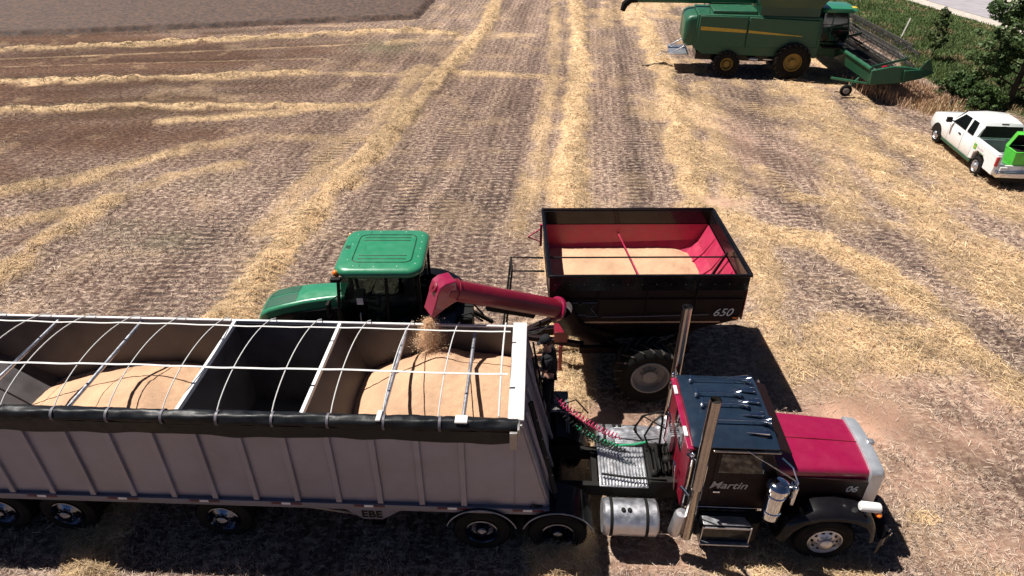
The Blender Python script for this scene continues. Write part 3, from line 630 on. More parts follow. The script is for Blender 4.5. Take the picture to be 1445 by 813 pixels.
# ------------------------------------------------------------------ red semi truck
S = empty('semi_truck', (0, 8.75, 0), R(-2.7), 'crimson and black long nose semi tractor with chrome stacks and roof horns', 'semi truck')
mb = MB()
for y in (-.43, .43): mb.box(-1.7, 6.3, y - .05, y + .05, .72, .98)
for x in (-1.2, .15, 1.5, 2.8): mb.box(x, x + .1, -.38, .38, .76, .94)
mb.build('frame_rails', M['satin'], S)
mb = MB(); mb.prism([(-.35, 1.0), (.75, 1.0), (.65, 1.06), (-.25, 1.06)], 'y', -.45, .45); mb.build('fifth_wheel', M['satin'], S, bevel=.01)
for x in (-.48, .87):
    for s in (-1, 1): road_wheel(S, x, s * 1.22, s, dual=True, rim='rimchrome', dish=True, holes=0)
    MB().tube([(x, -1.05, .51), (x, 1.05, .51)], .09, 10).build('axle', M['satin'], S)
    for s in (-1, 1):
        n = 28; o_, i_ = [], []
        for k in range(n + 1):
            a = math.pi * (.09 + .82 * k / n); o_.append((x + .635 * math.cos(a), .53 + .60 * math.sin(a))); i_.append((x + .61 * math.cos(a), .53 + .575 * math.sin(a)))
        f = MB(); rings = [[(p[0], s * .58, p[1]), (p[0], s * 1.25, p[1]), (q[0], s * 1.25, q[1]), (q[0], s * .58, q[1])] for p, q in zip(o_, i_)]
        f.loft(rings).build('drive_fender', M['black'], S, bevel=.006)
        f = MB().tube([(p[0], s * 1.255, p[1]) for p in o_], .011, 6); f.build('fender_edge', M['grey'], S)
# deck plates
mb = MB(); mb.box(1.62, 2.50, -.52, .45, 1.0, 1.03)
for k in range(15): mb.box(1.635 + k * .0585, 1.665 + k * .0585, -.51, .44, 1.03, 1.05)
mb.build('deck_plate', M['alu'], S, bevel=.004)
mb = MB(); mb.box(2.0, 3.0, .56, 1.05, .98, 1.01)
for k in range(12): mb.box(2.01, 2.99, .575 + k * .039, .595 + k * .039, 1.01, 1.022)
mb.build('tank_step', M['alu'], S, bevel=.004)
mb = MB(); mb.box(2.52, 3.0, -.5, .45, .98, 1.16)
for k in range(7): mb.box(2.56 + .06 * k, 2.59 + .06 * k, -.35, .3, 1.16, 1.24 + .05 * (k % 3))
mb.tube([(2.7, -.2, 1.2), (2.65, .1, 1.5), (2.8, .3, 1.25)], .035, 8); mb.ball((2.85, -.1, 1.3), .09, 6); mb.ball((2.6, -.35, 1.22), .07, 6)
mb.build('rear_machinery', M['satin'], S, bevel=.006)
MB().tube([(1.66, -.33, 1.13), (2.2, -.42, 1.15), (2.8, -.46, 1.2)], .022, 8).build('deck_bar', M['satin'], S)
# fuel tanks
for s in (-1, 1):
    t = MB().lathe([(.001, -.012), (.28, -.01), (.325, .03), (.325, .93), (.28, .97), (.001, .972)], (1.66, s * .92, .70), (1, 0, 0), 36).build('fuel_tank', M['alu'], S)
    for x in (1.80, 2.42): MB().lathe([(.327, -.028), (.334, -.026), (.334, .026), (.327, .028)], (x, s * .92, .70), (1, 0, 0), 36).build('tank_strap', M['satin'], t)
    for x in (2.0, 2.11): MB().lathe([(.04, -.02), (.04, .03), (.03, .04), (.001, .042)], (x, s * 1.02, 1.0), (0, s * .35, 1), 12).build('filler_cap', M['satin'], t)
# cab
hwc = .88
cabp = [(3.05, .95), (4.62, .95), (4.60, 1.80), (4.30, 2.48), (3.08, 2.52)]
MB().prism(cabp, 'y', -hwc, hwc).build('cab', M['darkred'], S, bevel=.05, seg=3)
MB().box(3.00, 3.045, -hwc + .02, hwc - .02, .98, 2.46).build('cab_rear_wall', M['maroon'], S, bevel=.015)
mb = MB(); mb.box(2.985, 3.02, -.34, .34, 1.75, 2.25); mb.build('rear_window', M['glass'], S, bevel=.02)
mb = MB()
for y in (.52, -.52): mb.box(2.93, 2.985, y - .11, y + .11, 2.44, 2.475)
mb.build('sleeper_lights', M['tapew'], S)
MB().box(2.93, 3.07, -hwc - .01, hwc + .01, 2.40, 2.438).build('roof_edge', M['magenta'], S, bevel=.012)
# roof: crowned glossy
rings = []
for i in range(15):
    x = 3.02 + 1.40 * i / 14; e = min(1, (i + .4) / 1.6, (14.4 - i) / 1.8) ** .5; r_ = []
    for k in range(17):
        t = -1 + 2 * k / 16; r_.append((x, t * (hwc + .02), 2.475 + .02 + .125 * e * (1 - abs(t) ** 3.2)))
    for k in range(17): t = 1 - 2 * k / 16; r_.append((x, t * (hwc + .02), 2.475 - .03 * (x > 4.2)))
    rings.append(r_)
MB().loft(rings).build('roof', M['roofm'], S, ang=50)
MB().prism([(4.36, 2.50), (4.66, 2.36), (4.66, 2.34), (4.34, 2.46)], 'y', -hwc + .02, hwc - .02).build('visor', M['darkred'], S, bevel=.006)
def quadw(ps, name, m, par, th=.006):
    ps = [Vector(p) for p in ps]; nrm = (ps[1] - ps[0]).cross(ps[2] - ps[0]).normalized() * th
    return MB().loft([[tuple(p) for p in ps], [tuple(p + nrm) for p in ps]]).build(name, m, par, smooth=False)
for s in (-1, 1):
    quadw([(4.34, s * .03, 2.42), (4.34, s * .80, 2.40), (4.605, s * .80, 1.84), (4.64, s * .03, 1.84)] if s > 0 else [(4.34, -.80, 2.40), (4.34, -.03, 2.42), (4.64, -.03, 1.84), (4.605, -.80, 1.84)], 'windshield', M['glass'], S, .012)
    d = MB().prism([(3.45, 1.05), (4.42, 1.05), (4.42, 1.85), (4.2, 2.40), (3.45, 2.40)], 'y', s * (hwc + .001), s * (hwc + .014)).build('door', M['darkred'], S, bevel=.006)
    MB().prism([(3.52, 1.90), (4.34, 1.90), (4.16, 2.34), (3.52, 2.34)], 'y', s * (hwc + .015), s * (hwc + .02)).build('window', M['glass'], d, smooth=False)
    mb = MB(); mb.box(3.5, 3.62, *sorted((s * (hwc + .016), s * (hwc + .045))), 1.42, 1.46); mb.build('handle', M['chrome'], d, bevel=.006)
    MB().box(3.35, 4.45, *sorted((s * (hwc + .0), s * (hwc + .06))), 2.415, 2.45).build('drip_rail', M['stackm'], S, bevel=.01)
    mb = MB()
    mb.tube([(4.50, s * (hwc + .02), 2.3), (4.62, s * (hwc + .2), 2.28), (4.72, s * (hwc + .32), 2.05), (4.72, s * (hwc + .3), 1.6), (4.6, s * (hwc + .03), 1.5)], .014, 8)
    mb.tube([(3.9, s * (hwc + .04), 2.46), (4.70, s * (hwc + .32), 2.08)], .009, 6); mb.build('mirror_bracket', M['chrome'], S)
    mb = MB(); mb.box(4.66, 4.72, s * (hwc + .31) - .10, s * (hwc + .31) + .10, 1.60, 2.02); mb.build('mirror', M['chrome'], S, bevel=.02)
text_mesh('door_name', 'Martin', .24, M['grey'], S, face_minus_y(3.42, -hwc - .021, 1.52), shear=.3, bold=.002)
for s in (-1, 1):
    mb = MB(); mb.box(3.06, 4.60, *sorted((s * (hwc + .002), s * (hwc + .02))), .97, 1.03); mb.build('sill_trim', M['chrome'], S, bevel=.006)
    mb = MB(); mb.tube([(3.30, s * (hwc + .01), 1.2), (3.30, s * (hwc + .06), 1.25), (3.30, s * (hwc + .06), 2.1), (3.30, s * (hwc + .01), 2.15)], .013, 8); mb.build('grab_handle', M['chrome'], S)
    MB().box(4.72, 4.80, *sorted((s * .735, s * .765)), 1.22, 1.30).build('hood_latch', M['chrome'], S, bevel=.01)
    for q in (0, 1): MB().box(5.0 + q * .5, 5.42 + q * .5, *sorted((s * .742, s * .752)), 1.30, 1.306).build('hood_seam', M['satin'], S)
# marker lights and horns on the roof
def rz_(y): return 2.495 + .125 * (1 - abs(y / (hwc + .02)) ** 3.2)
for y in (.74, .34, .05, -.28, -.66):
    mb = MB(); z = rz_(y) + .03
    mb.lathe([(.001, -.32), (.016, -.24), (.040, -.08), (.055, .02), (.055, .06), (.001, .065)], (4.22, y, z + .02), (1, 0, 0), 14); mb.box(4.14, 4.24, y - .015, y + .015, z - .08, z)
    l = mb.build('marker_light', M['chrome'], S)
    MB().lathe([(.030, .0), (.026, .012), (.001, .016)], (4.286, y, z + .02), (1, 0, 0), 12).build('lens', M['glass'], l)
for y, x0, x1 in ((.62, 3.22, 4.28), (.21, 3.25, 4.0), (-.06, 3.30, 4.05), (-.45, 3.36, 4.34)):
    mb = MB(); z = rz_(y) + .085
    mb.lathe([(.02, 0), (.014, .08), (.015, x1 - x0 - .3), (.018, x1 - x0 - .18), (.044, x1 - x0 - .07), (.078, x1 - x0 - .01), (.083, x1 - x0), (.06, x1 - x0 - .01), (.001, x1 - x0 - .08)], (x0, y, z), (1, 0, 0), 18)
    mb.box(x0 + .05, x0 + .08, y - .02, y + .02, z - .1, z); mb.box(x1 - .28, x1 - .25, y - .015, y + .015, z - .1, z)
    mb.ball((x0 - .02, y - .05, z - .02), .035, 6); mb.tube([(x0, y + .09, z), (x0 - .005, y, z), (x0 - .02, y - .05, z - .02)], .009, 6)
    mb.build('air_horn', M['chrome'], S)
# hood
def hood_ring(x, hw, zt, zb, rr=.10):
    pts = [(x, -hw, zb)]
    for k in range(7): a = math.pi * (1 - k / 12); pts.append((x, -hw + rr + rr * math.cos(a), zt - rr + rr * math.sin(a)))
    for k in range(1, 8): t = k / 8; pts.append((x, (-hw + rr) * (1 - 2 * t), zt + .035 * math.sin(math.pi * t)))
    for k in range(7): a = math.pi * (.5 - k / 12); pts.append((x, hw - rr + rr * math.cos(a), zt - rr + rr * math.sin(a)))
    pts.append((x, hw, zb)); return pts
rings = [hood_ring(4.60 + 1.58 * i / 8, .74 - .075 * i / 8, 1.86 - .07 * (i / 8) ** 1.5, .92) for i in range(9)]
hd = MB().loft(rings).build('hood', M['magenta'], S, bevel=.0)
MB().tube([(4.62, 0, 1.897), (5.4, 0, 1.878), (6.16, 0, 1.828)], .012, 8).build('hood_hinge', M['maroon'], hd)
for s in (-1, 1):
    MB().prism([(4.66, 1.0), (6.15, 1.0), (6.15, 1.62), (4.66, 1.70)], 'y', s * .745, s * .69).build('hood_side', M['darkred'], S, smooth=False)
text_mesh('unit_number', '06', .20, M['grey'], S, face_minus_y(5.80, -.752, 1.38), shear=.2, bold=.003)
rings = [hood_ring(x, hw, zt, zb, .13) for x, hw, zt, zb in ((6.16, .675, 1.80, .55), (6.18, .71, 1.84, .52), (6.36, .705, 1.82, .5), (6.42, .67, 1.78, .5))]
sh = MB().loft(rings).build('grille_shell', M['shell'], S)
mb = MB(); mb.box(6.42, 6.435, -.55, .55, .6, 1.66); mb.build('grille', M['satin'], sh)
mb = MB()
for k in range(14): mb.box(6.435, 6.45, -.53 + k * .08, -.51 + k * .08, .62, 1.64)
mb.build('grille_bars', M['chrome'], sh)
mb = MB()
for k in range(22): mb.ball((6.17, -.6 + k * 1.2 / 21, 1.80 + .035 * math.sin(math.pi * k / 21) + .015), .008, 4)
mb.build('rivets', M['chrome'], sh)
MB().box(6.34, 6.46, -.05, .05, 1.80, 1.875).build('hood_ornament', M['alu'], sh, bevel=.01)
# front fenders
for s in (-1, 1):
    top = [(4.66, .55), (4.78, .90), (4.98, 1.13), (5.28, 1.27), (5.62, 1.30), (5.98, 1.24), (6.24, 1.10), (6.38, .86), (6.42, .62)]
    n = len(top); f = MB(); rings = []
    for x, z in top:
        dx, dz = x - 5.55, z - .5; l = math.hypot(dx, dz); ux, uz = dx / l, dz / l
        prof = [(.58, 0), (.80, .01), (1.02, 0), (1.13, -.03), (1.19, -.09), (1.20, -.16), (1.185, -.16), (1.175, -.10), (1.10, -.05), (.58, -.03)]
        rings.append([(x + ux * r, s * y, z + uz * r) for y, r in prof])
    f.loft(rings).build('front_fender', M['black'], S, ang=60)
    road_wheel(S, 5.55, s * 1.14, s, Rt=.51, W=.28, Rr=.30, rim='alu', dish=False, holes=10)
    mb = MB().lathe([(.001, -.015), (.07, -.01), (.088, .02), (.09, .30), (.085, .32)], (6.0, s * 1.0, 1.32), (1, 0, -.12), 20); mb.tube([(6.15, s * 1.0, 1.25), (6.15, s * .72, 1.15)], .02, 8)
    h = mb.build('headlight', M['white'], S)
    MB().lathe([(.086, 0), (.07, .02), (.001, .03)], (6.318, s * 1.0, 1.282), (1, 0, -.12), 18).build('lens', M['glass'], h)
    MB().ball((6.30, s * 1.06, 1.20), (.06, .075, .045), 8).build('turn_signal', M['amber'], h)
MB().tube([(5.55, -1, .51), (5.55, 1, .51)], .06).build('front_axle', M['satin'], S)
rings = [[(x, y, .32), (x + .04, y, .32), (x + .05, y, .50), (x + .04, y, .72), (x, y, .72)] for x, y in ((6.42, -1.2), (6.60, -1.08), (6.66, -.6), (6.68, 0), (6.66, .6), (6.60, 1.08), (6.42, 1.2))]
MB().loft(rings).build('bumper', M['black'], S, ang=60)
mb = MB()
for y in (-1.12, -1.05): mb.ball((6.62, y, .80), .018, 5); mb.tube([(6.62, y, .72), (6.62, y, .80)], .006, 5)
mb.build('bumper_pins', M['chrome'], S)
# steps, battery box, air cleaner
for s in (-1, 1):
    b = MB().box(3.35, 4.20, *sorted((s * .88, s * 1.22)), .42, .92).build('step_box', M['black'], S, bevel=.03)
    mb = MB(); mb.box(3.37, 4.18, *sorted((s * 1.02, s * 1.20)), .922, .94); mb.box(3.36, 4.19, *sorted((s * 1.222, s * 1.30)), .50, .53); mb.box(3.36, 4.19, *sorted((s * 1.222, s * 1.235)), .86, .90)
    for q in (3.35, 4.18): mb.box(q, q + .02, *sorted((s * 1.221, s * 1.24)), .42, .92)
    mb.build('step_tread', M['alu'], b, bevel=.004)
    MB().tube([(4.25, s * 1.02, .45), (4.25, s * 1.02, .95)], .14, 16).build('air_tank', M['satin'], S)
    c = MB().lathe([(.001, -.02), (.13, -.02), (.15, .0), (.15, .12), (.165, .14), (.165, .17), (.15, .19), (.15, .50), (.165, .52), (.165, .55), (.15, .57), (.15, .66), (.19, .68), (.19, .76), (.16, .80), (.10, .83), (.001, .84)], (4.48, s * 1.10, 1.12), (0, 0, 1), 24).build('air_cleaner', M['chrome'], S)
    MB().tube([(4.48, s * 1.10, 1.7), (4.66, s * .95, 1.6), (4.75, s * .7, 1.5)], .07, 12).build('intake_pipe', M['chrome'], c)
    # exhaust
    st_o = MB().lathe([(.09, 0), (.09, 1.25), (.096, 1.26), (.096, 1.30), (.09, 1.31), (.09, 3.2), (.08, 3.2), (.08, 2.95), (.001, 2.9)], (3.10, s * 1.22, .62), (0, 0, 1), 24).build('exhaust_stack', M['stackm'], S)
    MB().lathe([(.079, 0), (.001, .0)], (3.10, s * 1.22, 3.74), (0, 0, 1), 16).build('bore_disc', M['satin'], st_o)  # dark disc across the bore, a little below the rim
    MB().lathe([(.001, -.01), (.10, 0), (.12, .04), (.12, .5), (.10, .54), (.001, .55)], (2.92, s * 1.12, .58), (.12, 0, 1), 18).build('muffler_can', M['alu'], S)
    mb = MB(); mb.tube([(3.02, s * .95, 1.0), (3.02, s * 1.0, 2.4)], .016, 8); mb.tube([(2.96, s * .88, 2.3), (3.08, s * 1.13, 2.36)], .03, 8); mb.tube([(2.96, s * .88, 1.5), (3.08, s * 1.13, 1.5)], .03, 8); mb.ball((3.0, s * 1.0, 2.42), .045, 6)
    mb.build('stack_bracket', M['chrome'], S)
mb = MB(); mb.tube([(2.97, .62, 1.0), (2.92, .62, 1.1), (2.88, .45, 2.0), (2.88, .38, 2.03), (2.90, .30, 1.95), (2.93, .42, 1.15), (2.96, .46, 1.05)], .018, 8); mb.build('grab_rail', M['chrome'], S)
mb = MB(); mb.tube([(2.95, -.35, 1.0), (2.90, -.38, 1.6), (2.90, -.50, 1.62), (2.95, -.52, 1.0)], .016, 8); mb.build('grab_rail', M['chrome'], S)
mb = MB()
for k in range(7): mb.box(2.90, 2.96, .06 + .05 * k, .09 + .05 * k, 1.35, 1.75)
mb.build('rear_grate', M['alu'], S)
# pogo stick and hoses
mb = MB(); mb.tube([(2.78, .30, 1.1), (2.76, .30, 1.9), (2.72, .28, 2.15)], .022, 8); mb.tube([(2.72, .28, 2.15), (2.4, .4, 1.9), (2.30, .5, 1.45), (2.5, .42, 1.2), (2.7, .2, 1.15)], .018, 8)
mb.tube([(2.74, .25, 2.1), (2.55, .15, 2.0), (2.45, .2, 1.6), (2.6, .1, 1.2)], .018, 8); mb.tube([(2.8, .2, 1.8), (2.5, .7, 1.6), (2.35, .75, 1.3)], .014, 8); mb.build('hose_stand', M['satin'], S)
def coil(p0, p1, r, turns, m, sag=.2, wr=.012):
    p0, p1 = Vector(p0), Vector(p1); pts = []; n = int(turns * 12); d = (p1 - p0).normalized(); u = d.cross(Vector((0, 0, 1))).normalized(); w = u.cross(d)
    for i in range(n + 1):
        t = i / n; c = p0.lerp(p1, t) - Vector((0, 0, sag * 4 * t * (1 - t))); a = 2 * math.pi * turns * t; rr = r * (1 if .06 < t < .94 else .3); pts.append(c + (u * math.cos(a) + w * math.sin(a)) * rr)
    return MB().tube(pts, wr, 6).build('air_hose', m, S)
coil((.80, .75, 1.95), (2.05, .36, 1.35), .055, 20, M['redhose'], .10)
coil((1.2, .45, 1.55), (2.0, .22, 1.3), .05, 14, M['greenhose'], .1)
coil((.82, .55, 1.85), (2.2, .05, 1.3), .045, 20, M['satin'], .15)
coil((1.25, .40, 1.5), (2.0, .17, 1.28), .05, 13, M['cream'], .1, .008)
MB().tube([(2.0, .22, 1.3), (2.3, .24, 1.32), (2.55, .3, 1.34)], .022, 8).build('air_hose', M['greenhose'], S)
MB().tube([(2.05, .36, 1.35), (2.4, .36, 1.30), (2.75, .33, 1.4)], .012, 8).build('air_hose', M['satin'], S)
mb = MB(); mb.tube([(.75, 1.0, 1.9), (1.0, 1.05, 1.55), (1.2, .95, 1.75), (1.45, .85, 1.5)], .016, 8); mb.tube([(.75, .8, 1.8), (1.0, .9, 1.5), (1.3, .75, 1.6)], .016, 8); mb.build('air_hose', M['satin'], S)
mb = MB(); mb.tube([(5.6, -1.3, .02), (5.75, -1.52, .03), (5.72, -1.75, .03)], .012, 6); mb.build('loose_hose', M['satin'], S)

# ------------------------------------------------------------------ grain cart
G = empty('grain_cart', (2.9, 13.4, 0), R(.4), 'black grain cart with crimson inside and unloading auger, beyond the red semi', 'grain cart')
bx, by = 2.12, 1.56
mb = MB()
for (x0, x1, y0, y1) in ((-bx, bx, -by, -by + .05), (-bx, bx, by - .05, by), (-bx, -bx + .05, -by + .051, by - .051), (bx - .05, bx, -by + .051, by - .051)): mb.box(x0, x1, y0, y1, 2.84, 3.20)
mb.build('rim_extension', M['black'], G, bevel=.006)
mb = MB()
for s in (-1, 1):
    mb.box(-bx - .03, bx + .03, s * (by + .015) - .03, s * (by + .015) + .03, 3.19, 3.25); mb.box(s * (bx + .015) - .03, s * (bx + .015) + .03, -by + .02, by - .02, 3.19, 3.25)
mb.build('rim_tube', M['black'], G, bevel=.01)
def pyr(h0, h1, z0, z1, in_): return [[(-h0[0] + in_, -h0[1] + in_, z0), (h0[0] - in_, -h0[1] + in_, z0), (h0[0] - in_, h0[1] - in_, z0), (-h0[0] + in_, h0[1] - in_, z0)], [(-h1[0] + in_, -h1[1] + in_, z1), (h1[0] - in_, -h1[1] + in_, z1), (h1[0] - in_, h1[1] - in_, z1), (-h1[0] + in_, h1[1] - in_, z1)]]
b_ = MB().loft(pyr((bx - .01, by - .01), (bx - .05, by - .04), 2.84, 2.05, 0) + pyr((bx - .05, by - .04), (.7, .45), 2.05, .75, 0)[1:], cap=False).build('box', M['darkred'], G, smooth=False)
mb = MB(); mb.box(bx - .005, bx + .02, -by + .02, by - .02, 2.06, 2.84)
mb.build('end_panel', M['maroon'], G)
l = MB().loft([[(-bx + .07, -by + .07, 2.84), (bx - .07, -by + .07, 2.84), (bx - .07, by - .07, 2.84), (-bx + .07, by - .07, 2.84)], [(-bx + .12, -by + .10, 2.30), (bx - .30, -by + .10, 2.42), (bx - .30, by - .10, 2.42), (-bx + .12, by - .10, 2.30)],
              [(-.9, -.6, 1.2), (bx - 1.3, -.6, 1.55), (bx - 1.3, .6, 1.55), (-.9, .6, 1.2)]], cap=False).build('liner', M['cartred'], G, smooth=False)
for y in (-.75, 0, .75): MB().tube([(bx - .08, y, 2.83), (bx - .32, y, 2.43), (bx - .9, y * .8, 1.95)], .018, 6).build('liner_rib', M['cartred'], G)
MB().prism([(bx - .10, 3.05), (bx - .14, 3.05), (bx - .42, 2.42), (bx - .35, 2.42)], 'y', -.33, -.29).build('corner_brace', M['satin'], G)
MB().tube([(-bx + .05, -.30, 2.93), (bx - .08, -.30, 2.93)], .02, 8).build('cross_rod', M['satin'], G)
MB().tube([(-.20, by - .08, 2.60), (-.15, -by + .07, 3.02)], .018, 8).build('cross_rod', M['cartred'], G)
heap('wheat_heap', -2.0, 1.72, -1.43, 1.43, lambda A, B: 2.30 + .10 * np.exp(-((A + 1.1) / .9) ** 2 - (B / 1.1) ** 2) + .09 * np.exp(-((A - .6) / .8) ** 2 - (B / 1.1) ** 2) - .10 * (np.abs(B) / 1.43) ** 4 - .10 * sm(1.1, 1.7, A),
     'shallow level spread of tan wheat filling the crimson box of the grain cart', None, loc=(2.9, 13.4, 0), rz=R(.4), base=1.9)
# undercarriage, wheels, tongue
mb = MB()
for s in (-1, 1): mb.bar((-2.0, s * 1.0, 1.95), (-.3, s * .9, .8), .1, .1); mb.bar((2.0, s * 1.0, 1.95), (.6, s * .9, .8), .1, .1); mb.box(-1.3, 1.3, s * .95 - .06, s * .95 + .06, .7, .88)
mb.box(.08, .28, -1.4, 1.4, .72, .92); mb.build('chassis', M['darkred'], G, bevel=.01)
for s in (-1, 1): farm_wheel(G, .18, s * 2.04, s, .80, .60, .43, 'cream', lugs=20, lugm='lug')
mb = MB(); mb.bar((-1.0, .0, .78), (-3.55, -.28, .62), .18, .2); mb.bar((-1.2, .8, .8), (-2.6, -.1, .68), .12, .14); mb.bar((-1.2, -.8, .8), (-2.6, -.3, .68), .12, .14)
mb.build('tongue', M['darkred'], G, bevel=.012)
mb = MB(); mb.tube([(-2.0, -.45, 1.2), (-2.2, -.5, .95), (-2.8, -.35, .85), (-3.5, -.25, 1.0)], .02, 8); mb.tube([(-2.0, -.55, 1.2), (-2.3, -.6, 1.0), (-2.9, -.5, .8), (-3.5, -.3, .9)], .02, 8); mb.build('hydraulic_hoses', M['satin'], G)
mb = MB(); mb.box(-1.9, -1.6, -.9, -.5, .95, 1.25); mb.tube([(-1.75, -.95, .9), (-1.75, -.95, .1)], .045, 10); mb.build('jack', M['maroon'], G, bevel=.01)
# ladder and access frame at the front
mb = MB(); mb.tube([(-2.12, .80, 2.28), (-2.92, .80, 2.30), (-3.12, -.35, .95)], .028, 8); mb.tube([(-2.12, .20, 2.26), (-2.90, .20, 2.27), (-3.05, -.35, .95)], .028, 8)
mb.tube([(-2.9, .2, 2.27), (-2.92, .8, 2.30)], .025, 8); mb.tube([(-3.12, -.35, .95), (-3.05, -1.0, .8)], .028, 8)
mb.build('ladder_frame', M['satin'], G)
mb = MB(); mb.bar((-2.15, 1.2, 2.5), (-2.5, 1.1, 2.7), .025, .025); mb.bar((-2.15, 1.2, 2.9), (-2.5, 1.1, 2.7), .025, .025); mb.bar((-2.17, 1.2, 2.4), (-2.17, 1.2, 3.0), .06, .06); mb.build('lamp_bracket', M['cartred'], G)
# auger
A0, A1 = Vector((.95 - 2.9, 11.50 - 13.4, 2.62)), Vector((-1.24 - 2.9, 10.32 - 13.4, 3.90)); ad = (A1 - A0).normalized(); hd_ = Vector((ad.x, ad.y, 0)).normalized()
au = MB().tube([A0, A0.lerp(A1, .5), A1], .205, 28).build('auger_tube', M['maroon'], G)
MB().lathe([(.21, -.04), (.26, -.03), (.26, .03), (.21, .04)], A0 + ad * .02, ad, 28).build('flange', M['magenta'], au)
mb = MB().lathe([(.21, -.02), (.225, -.015), (.225, .015), (.21, .02)], A0.lerp(A1, .93), ad, 28); mb.build('band', M['maroon'], au)
mb = MB(); mb.tube([A0 + Vector((.1, .05, -.05)), A0 + Vector((.35, .35, -.7)), Vector((-.6, -.6, .9))], .22, 20); mb.build('lower_auger_tube', M['darkred'], G)
up = hd_.cross(Vector((0, 0, 1))).normalized(); out = []
for (s_, z_) in ((-.14, .225), (.08, .23), (.19, .17), (.26, .02), (.28, -.08), (.40, -.40), (.34, -.43), (.12, -.30), (-.08, -.225), (-.14, -.22)): out.append(A1 + hd_ * s_ + Vector((0, 0, z_)))
w_ = .19
sp_ = MB().loft([[p + up * w_ for p in out], [p - up * w_ for p in out]]).build('auger_spout', M['magenta'], G, bevel=.02)
mb = MB(); c = A1 + hd_ * .225 + Vector((0, 0, .10)); nn = (hd_ * .8 + Vector((0, 0, .6))).normalized(); mb.lathe([(.10, -.03), (.10, .03), (.085, .04), (.001, .04)], c, nn, 18); mb.lathe([(.03, .04), (.03, .06), (.001, .06)], c, nn, 10)
mb.build('bearing_cover', M['maroon'], sp_)
mb = MB(); mb.box(-.6, .6, -.05, .05, -.05, .05, Matrix.Translation(A0.lerp(A1, .45) - Vector((0, 0, .27))) @ ad.to_track_quat('X', 'Z').to_matrix().to_4x4()); mb.build('hydraulic_ram', M['satin'], G)
for x in (-1.05, 0, 1.05): MB().tube([(x, -by - .008, 2.82), (x, -by + .02, 2.08)], .012, 6).build('weld_seam', M['darkred'], G)
MB().tube([(-2.06, -by + .0, 2.62), (2.06, -by + .0, 2.62)], .014, 6).build('side_crease', M['darkred'], G)
for x in (-1.98, 1.98): MB().box(x - .06, x + .06, -by - .004, -by + .01, 2.10, 2.14).build('reflector', M['amber'], G)
mb = MB(); [mb.ball((x, -by - .03, 3.02), .012, 4) for x in np.linspace(-2.0, 2.0, 14)]; mb.build('rim_bolts', M['steel'], G)
# writing on the side
mk = [(0, 0), (.10, .36), (.235, .36), (.29, .28), (.34, .36), (.66, .36), (.53, .20), (.68, 0), (.44, 0), (.395, .055), (.37, .02), (.33, .02), (.30, .055), (.22, 0)]
def outline(pts, o, w): return MB().tube([Vector((o[0] + p[0], o[1], o[2] + p[1])) for p in pts + pts[:2]], w, 4, cap=False)
yf = -by - .002
MB().prism([(p[0] - 1.73, p[1] + 2.18) for p in mk], 'y', yf - .002, yf + .02).build('side_emblem', M['satin'], G, smooth=False)
outline(mk, (-1.73, yf - .004, 2.18), .007).build('emblem_outline', M['grey'], G)
text_mesh('side_number', '650', .28, M['tapew'], G, face_minus_y(1.46, yf - .004, 2.18), shear=.35, depth=.002, bold=.0)
mb = MB(); mb.prism([(-.95, 2.14), (1.38, 2.20), (1.38, 2.225), (-.95, 2.155)], 'y', yf - .002, yf + .01); mb.build('side_stripe', M['dimline'], G, smooth=False)

# falling grain
n = 42000; t = rng.random(n) ** .8; z = 3.44 - t * .60; spread = np.where(rng.random(n) < .6, .03 + .035 * t, .05 + .10 * t)
px_ = -1.52 + rng.normal(0, 1, n) * spread - .05 * t; py_ = 9.98 + rng.normal(0, 1, n) * spread - .04 * t
far = rng.random(n) < .06; px_[far] += rng.normal(0, .12, far.sum()); py_[far] += rng.normal(0, .10, far.sum())
P = np.empty((n, 3, 3)); c = np.stack([px_, py_, z], 1)
for k in range(3): P[:, k] = c + rng.normal(0, .006, (n, 3))
o = fast_mesh('falling_grain', P.reshape(-1, 3), 3, M['straw'], np.array([.95, .66, .42]) * rng.uniform(.7, 1.05, (n, 1))); tag(o, 'stream of wheat falling from the auger spout', 'falling grain', kind='stuff')

# ------------------------------------------------------------------ green tractor (drives towards -x)
K = empty('tractor', (-2.88, 13.02, 0), math.pi, 'green cab tractor hitched to the grain cart, behind the silver trailer', 'tractor')
def rrect(hx0, hx1, hy, r, z, n=6, sk=0.):
    pts = []
    for cx, cy, a0 in ((hx1 - r, hy - r, 0), (hx0 + r, hy - r, 90), (hx0 + r, -hy + r, 180), (hx1 - r, -hy + r, 270)):
        for k in range(n + 1): a = R(a0 + 90 * k / n); pts.append((cx + r * math.cos(a), (cy + r * math.sin(a)) * (1 - sk * (cx + r * math.cos(a) - hx0) / (hx1 - hx0)), z))
    return pts
rings = [rrect(-.90, .92, .90, .30, 2.98), rrect(-.95, .97, .95, .32, 3.04), rrect(-.96, .98, .96, .32, 3.12), rrect(-.92, .94, .92, .30, 3.18), rrect(-.84, .86, .84, .26, 3.205), rrect(-.5, .5, .5, .2, 3.22)]
rf = MB().loft(rings).build('cab_roof', M['green'], K, ang=50)
mb = MB()
for hx0, hx1, hy in ((-.68, .62, .62), ):
    pts = [Vector(p) for p in rrect(hx0, hx1, hy, .16, 3.212)]; mb.tube(pts + pts[:1], .016, 6, cap=False)
for y in (-.48, -.34, .34, .48): mb.tube([(-.55, y, 3.222), (.50, y, 3.220)], .012, 6)
mb.tube([(.40, -.93, 3.165), (.41, -.8, 3.206), (.42, 0, 3.215), (.41, .8, 3.206), (.40, .93, 3.165)], .007, 6)
mb.build('roof_grooves', M['dkgreen'], rf)
mb = MB()
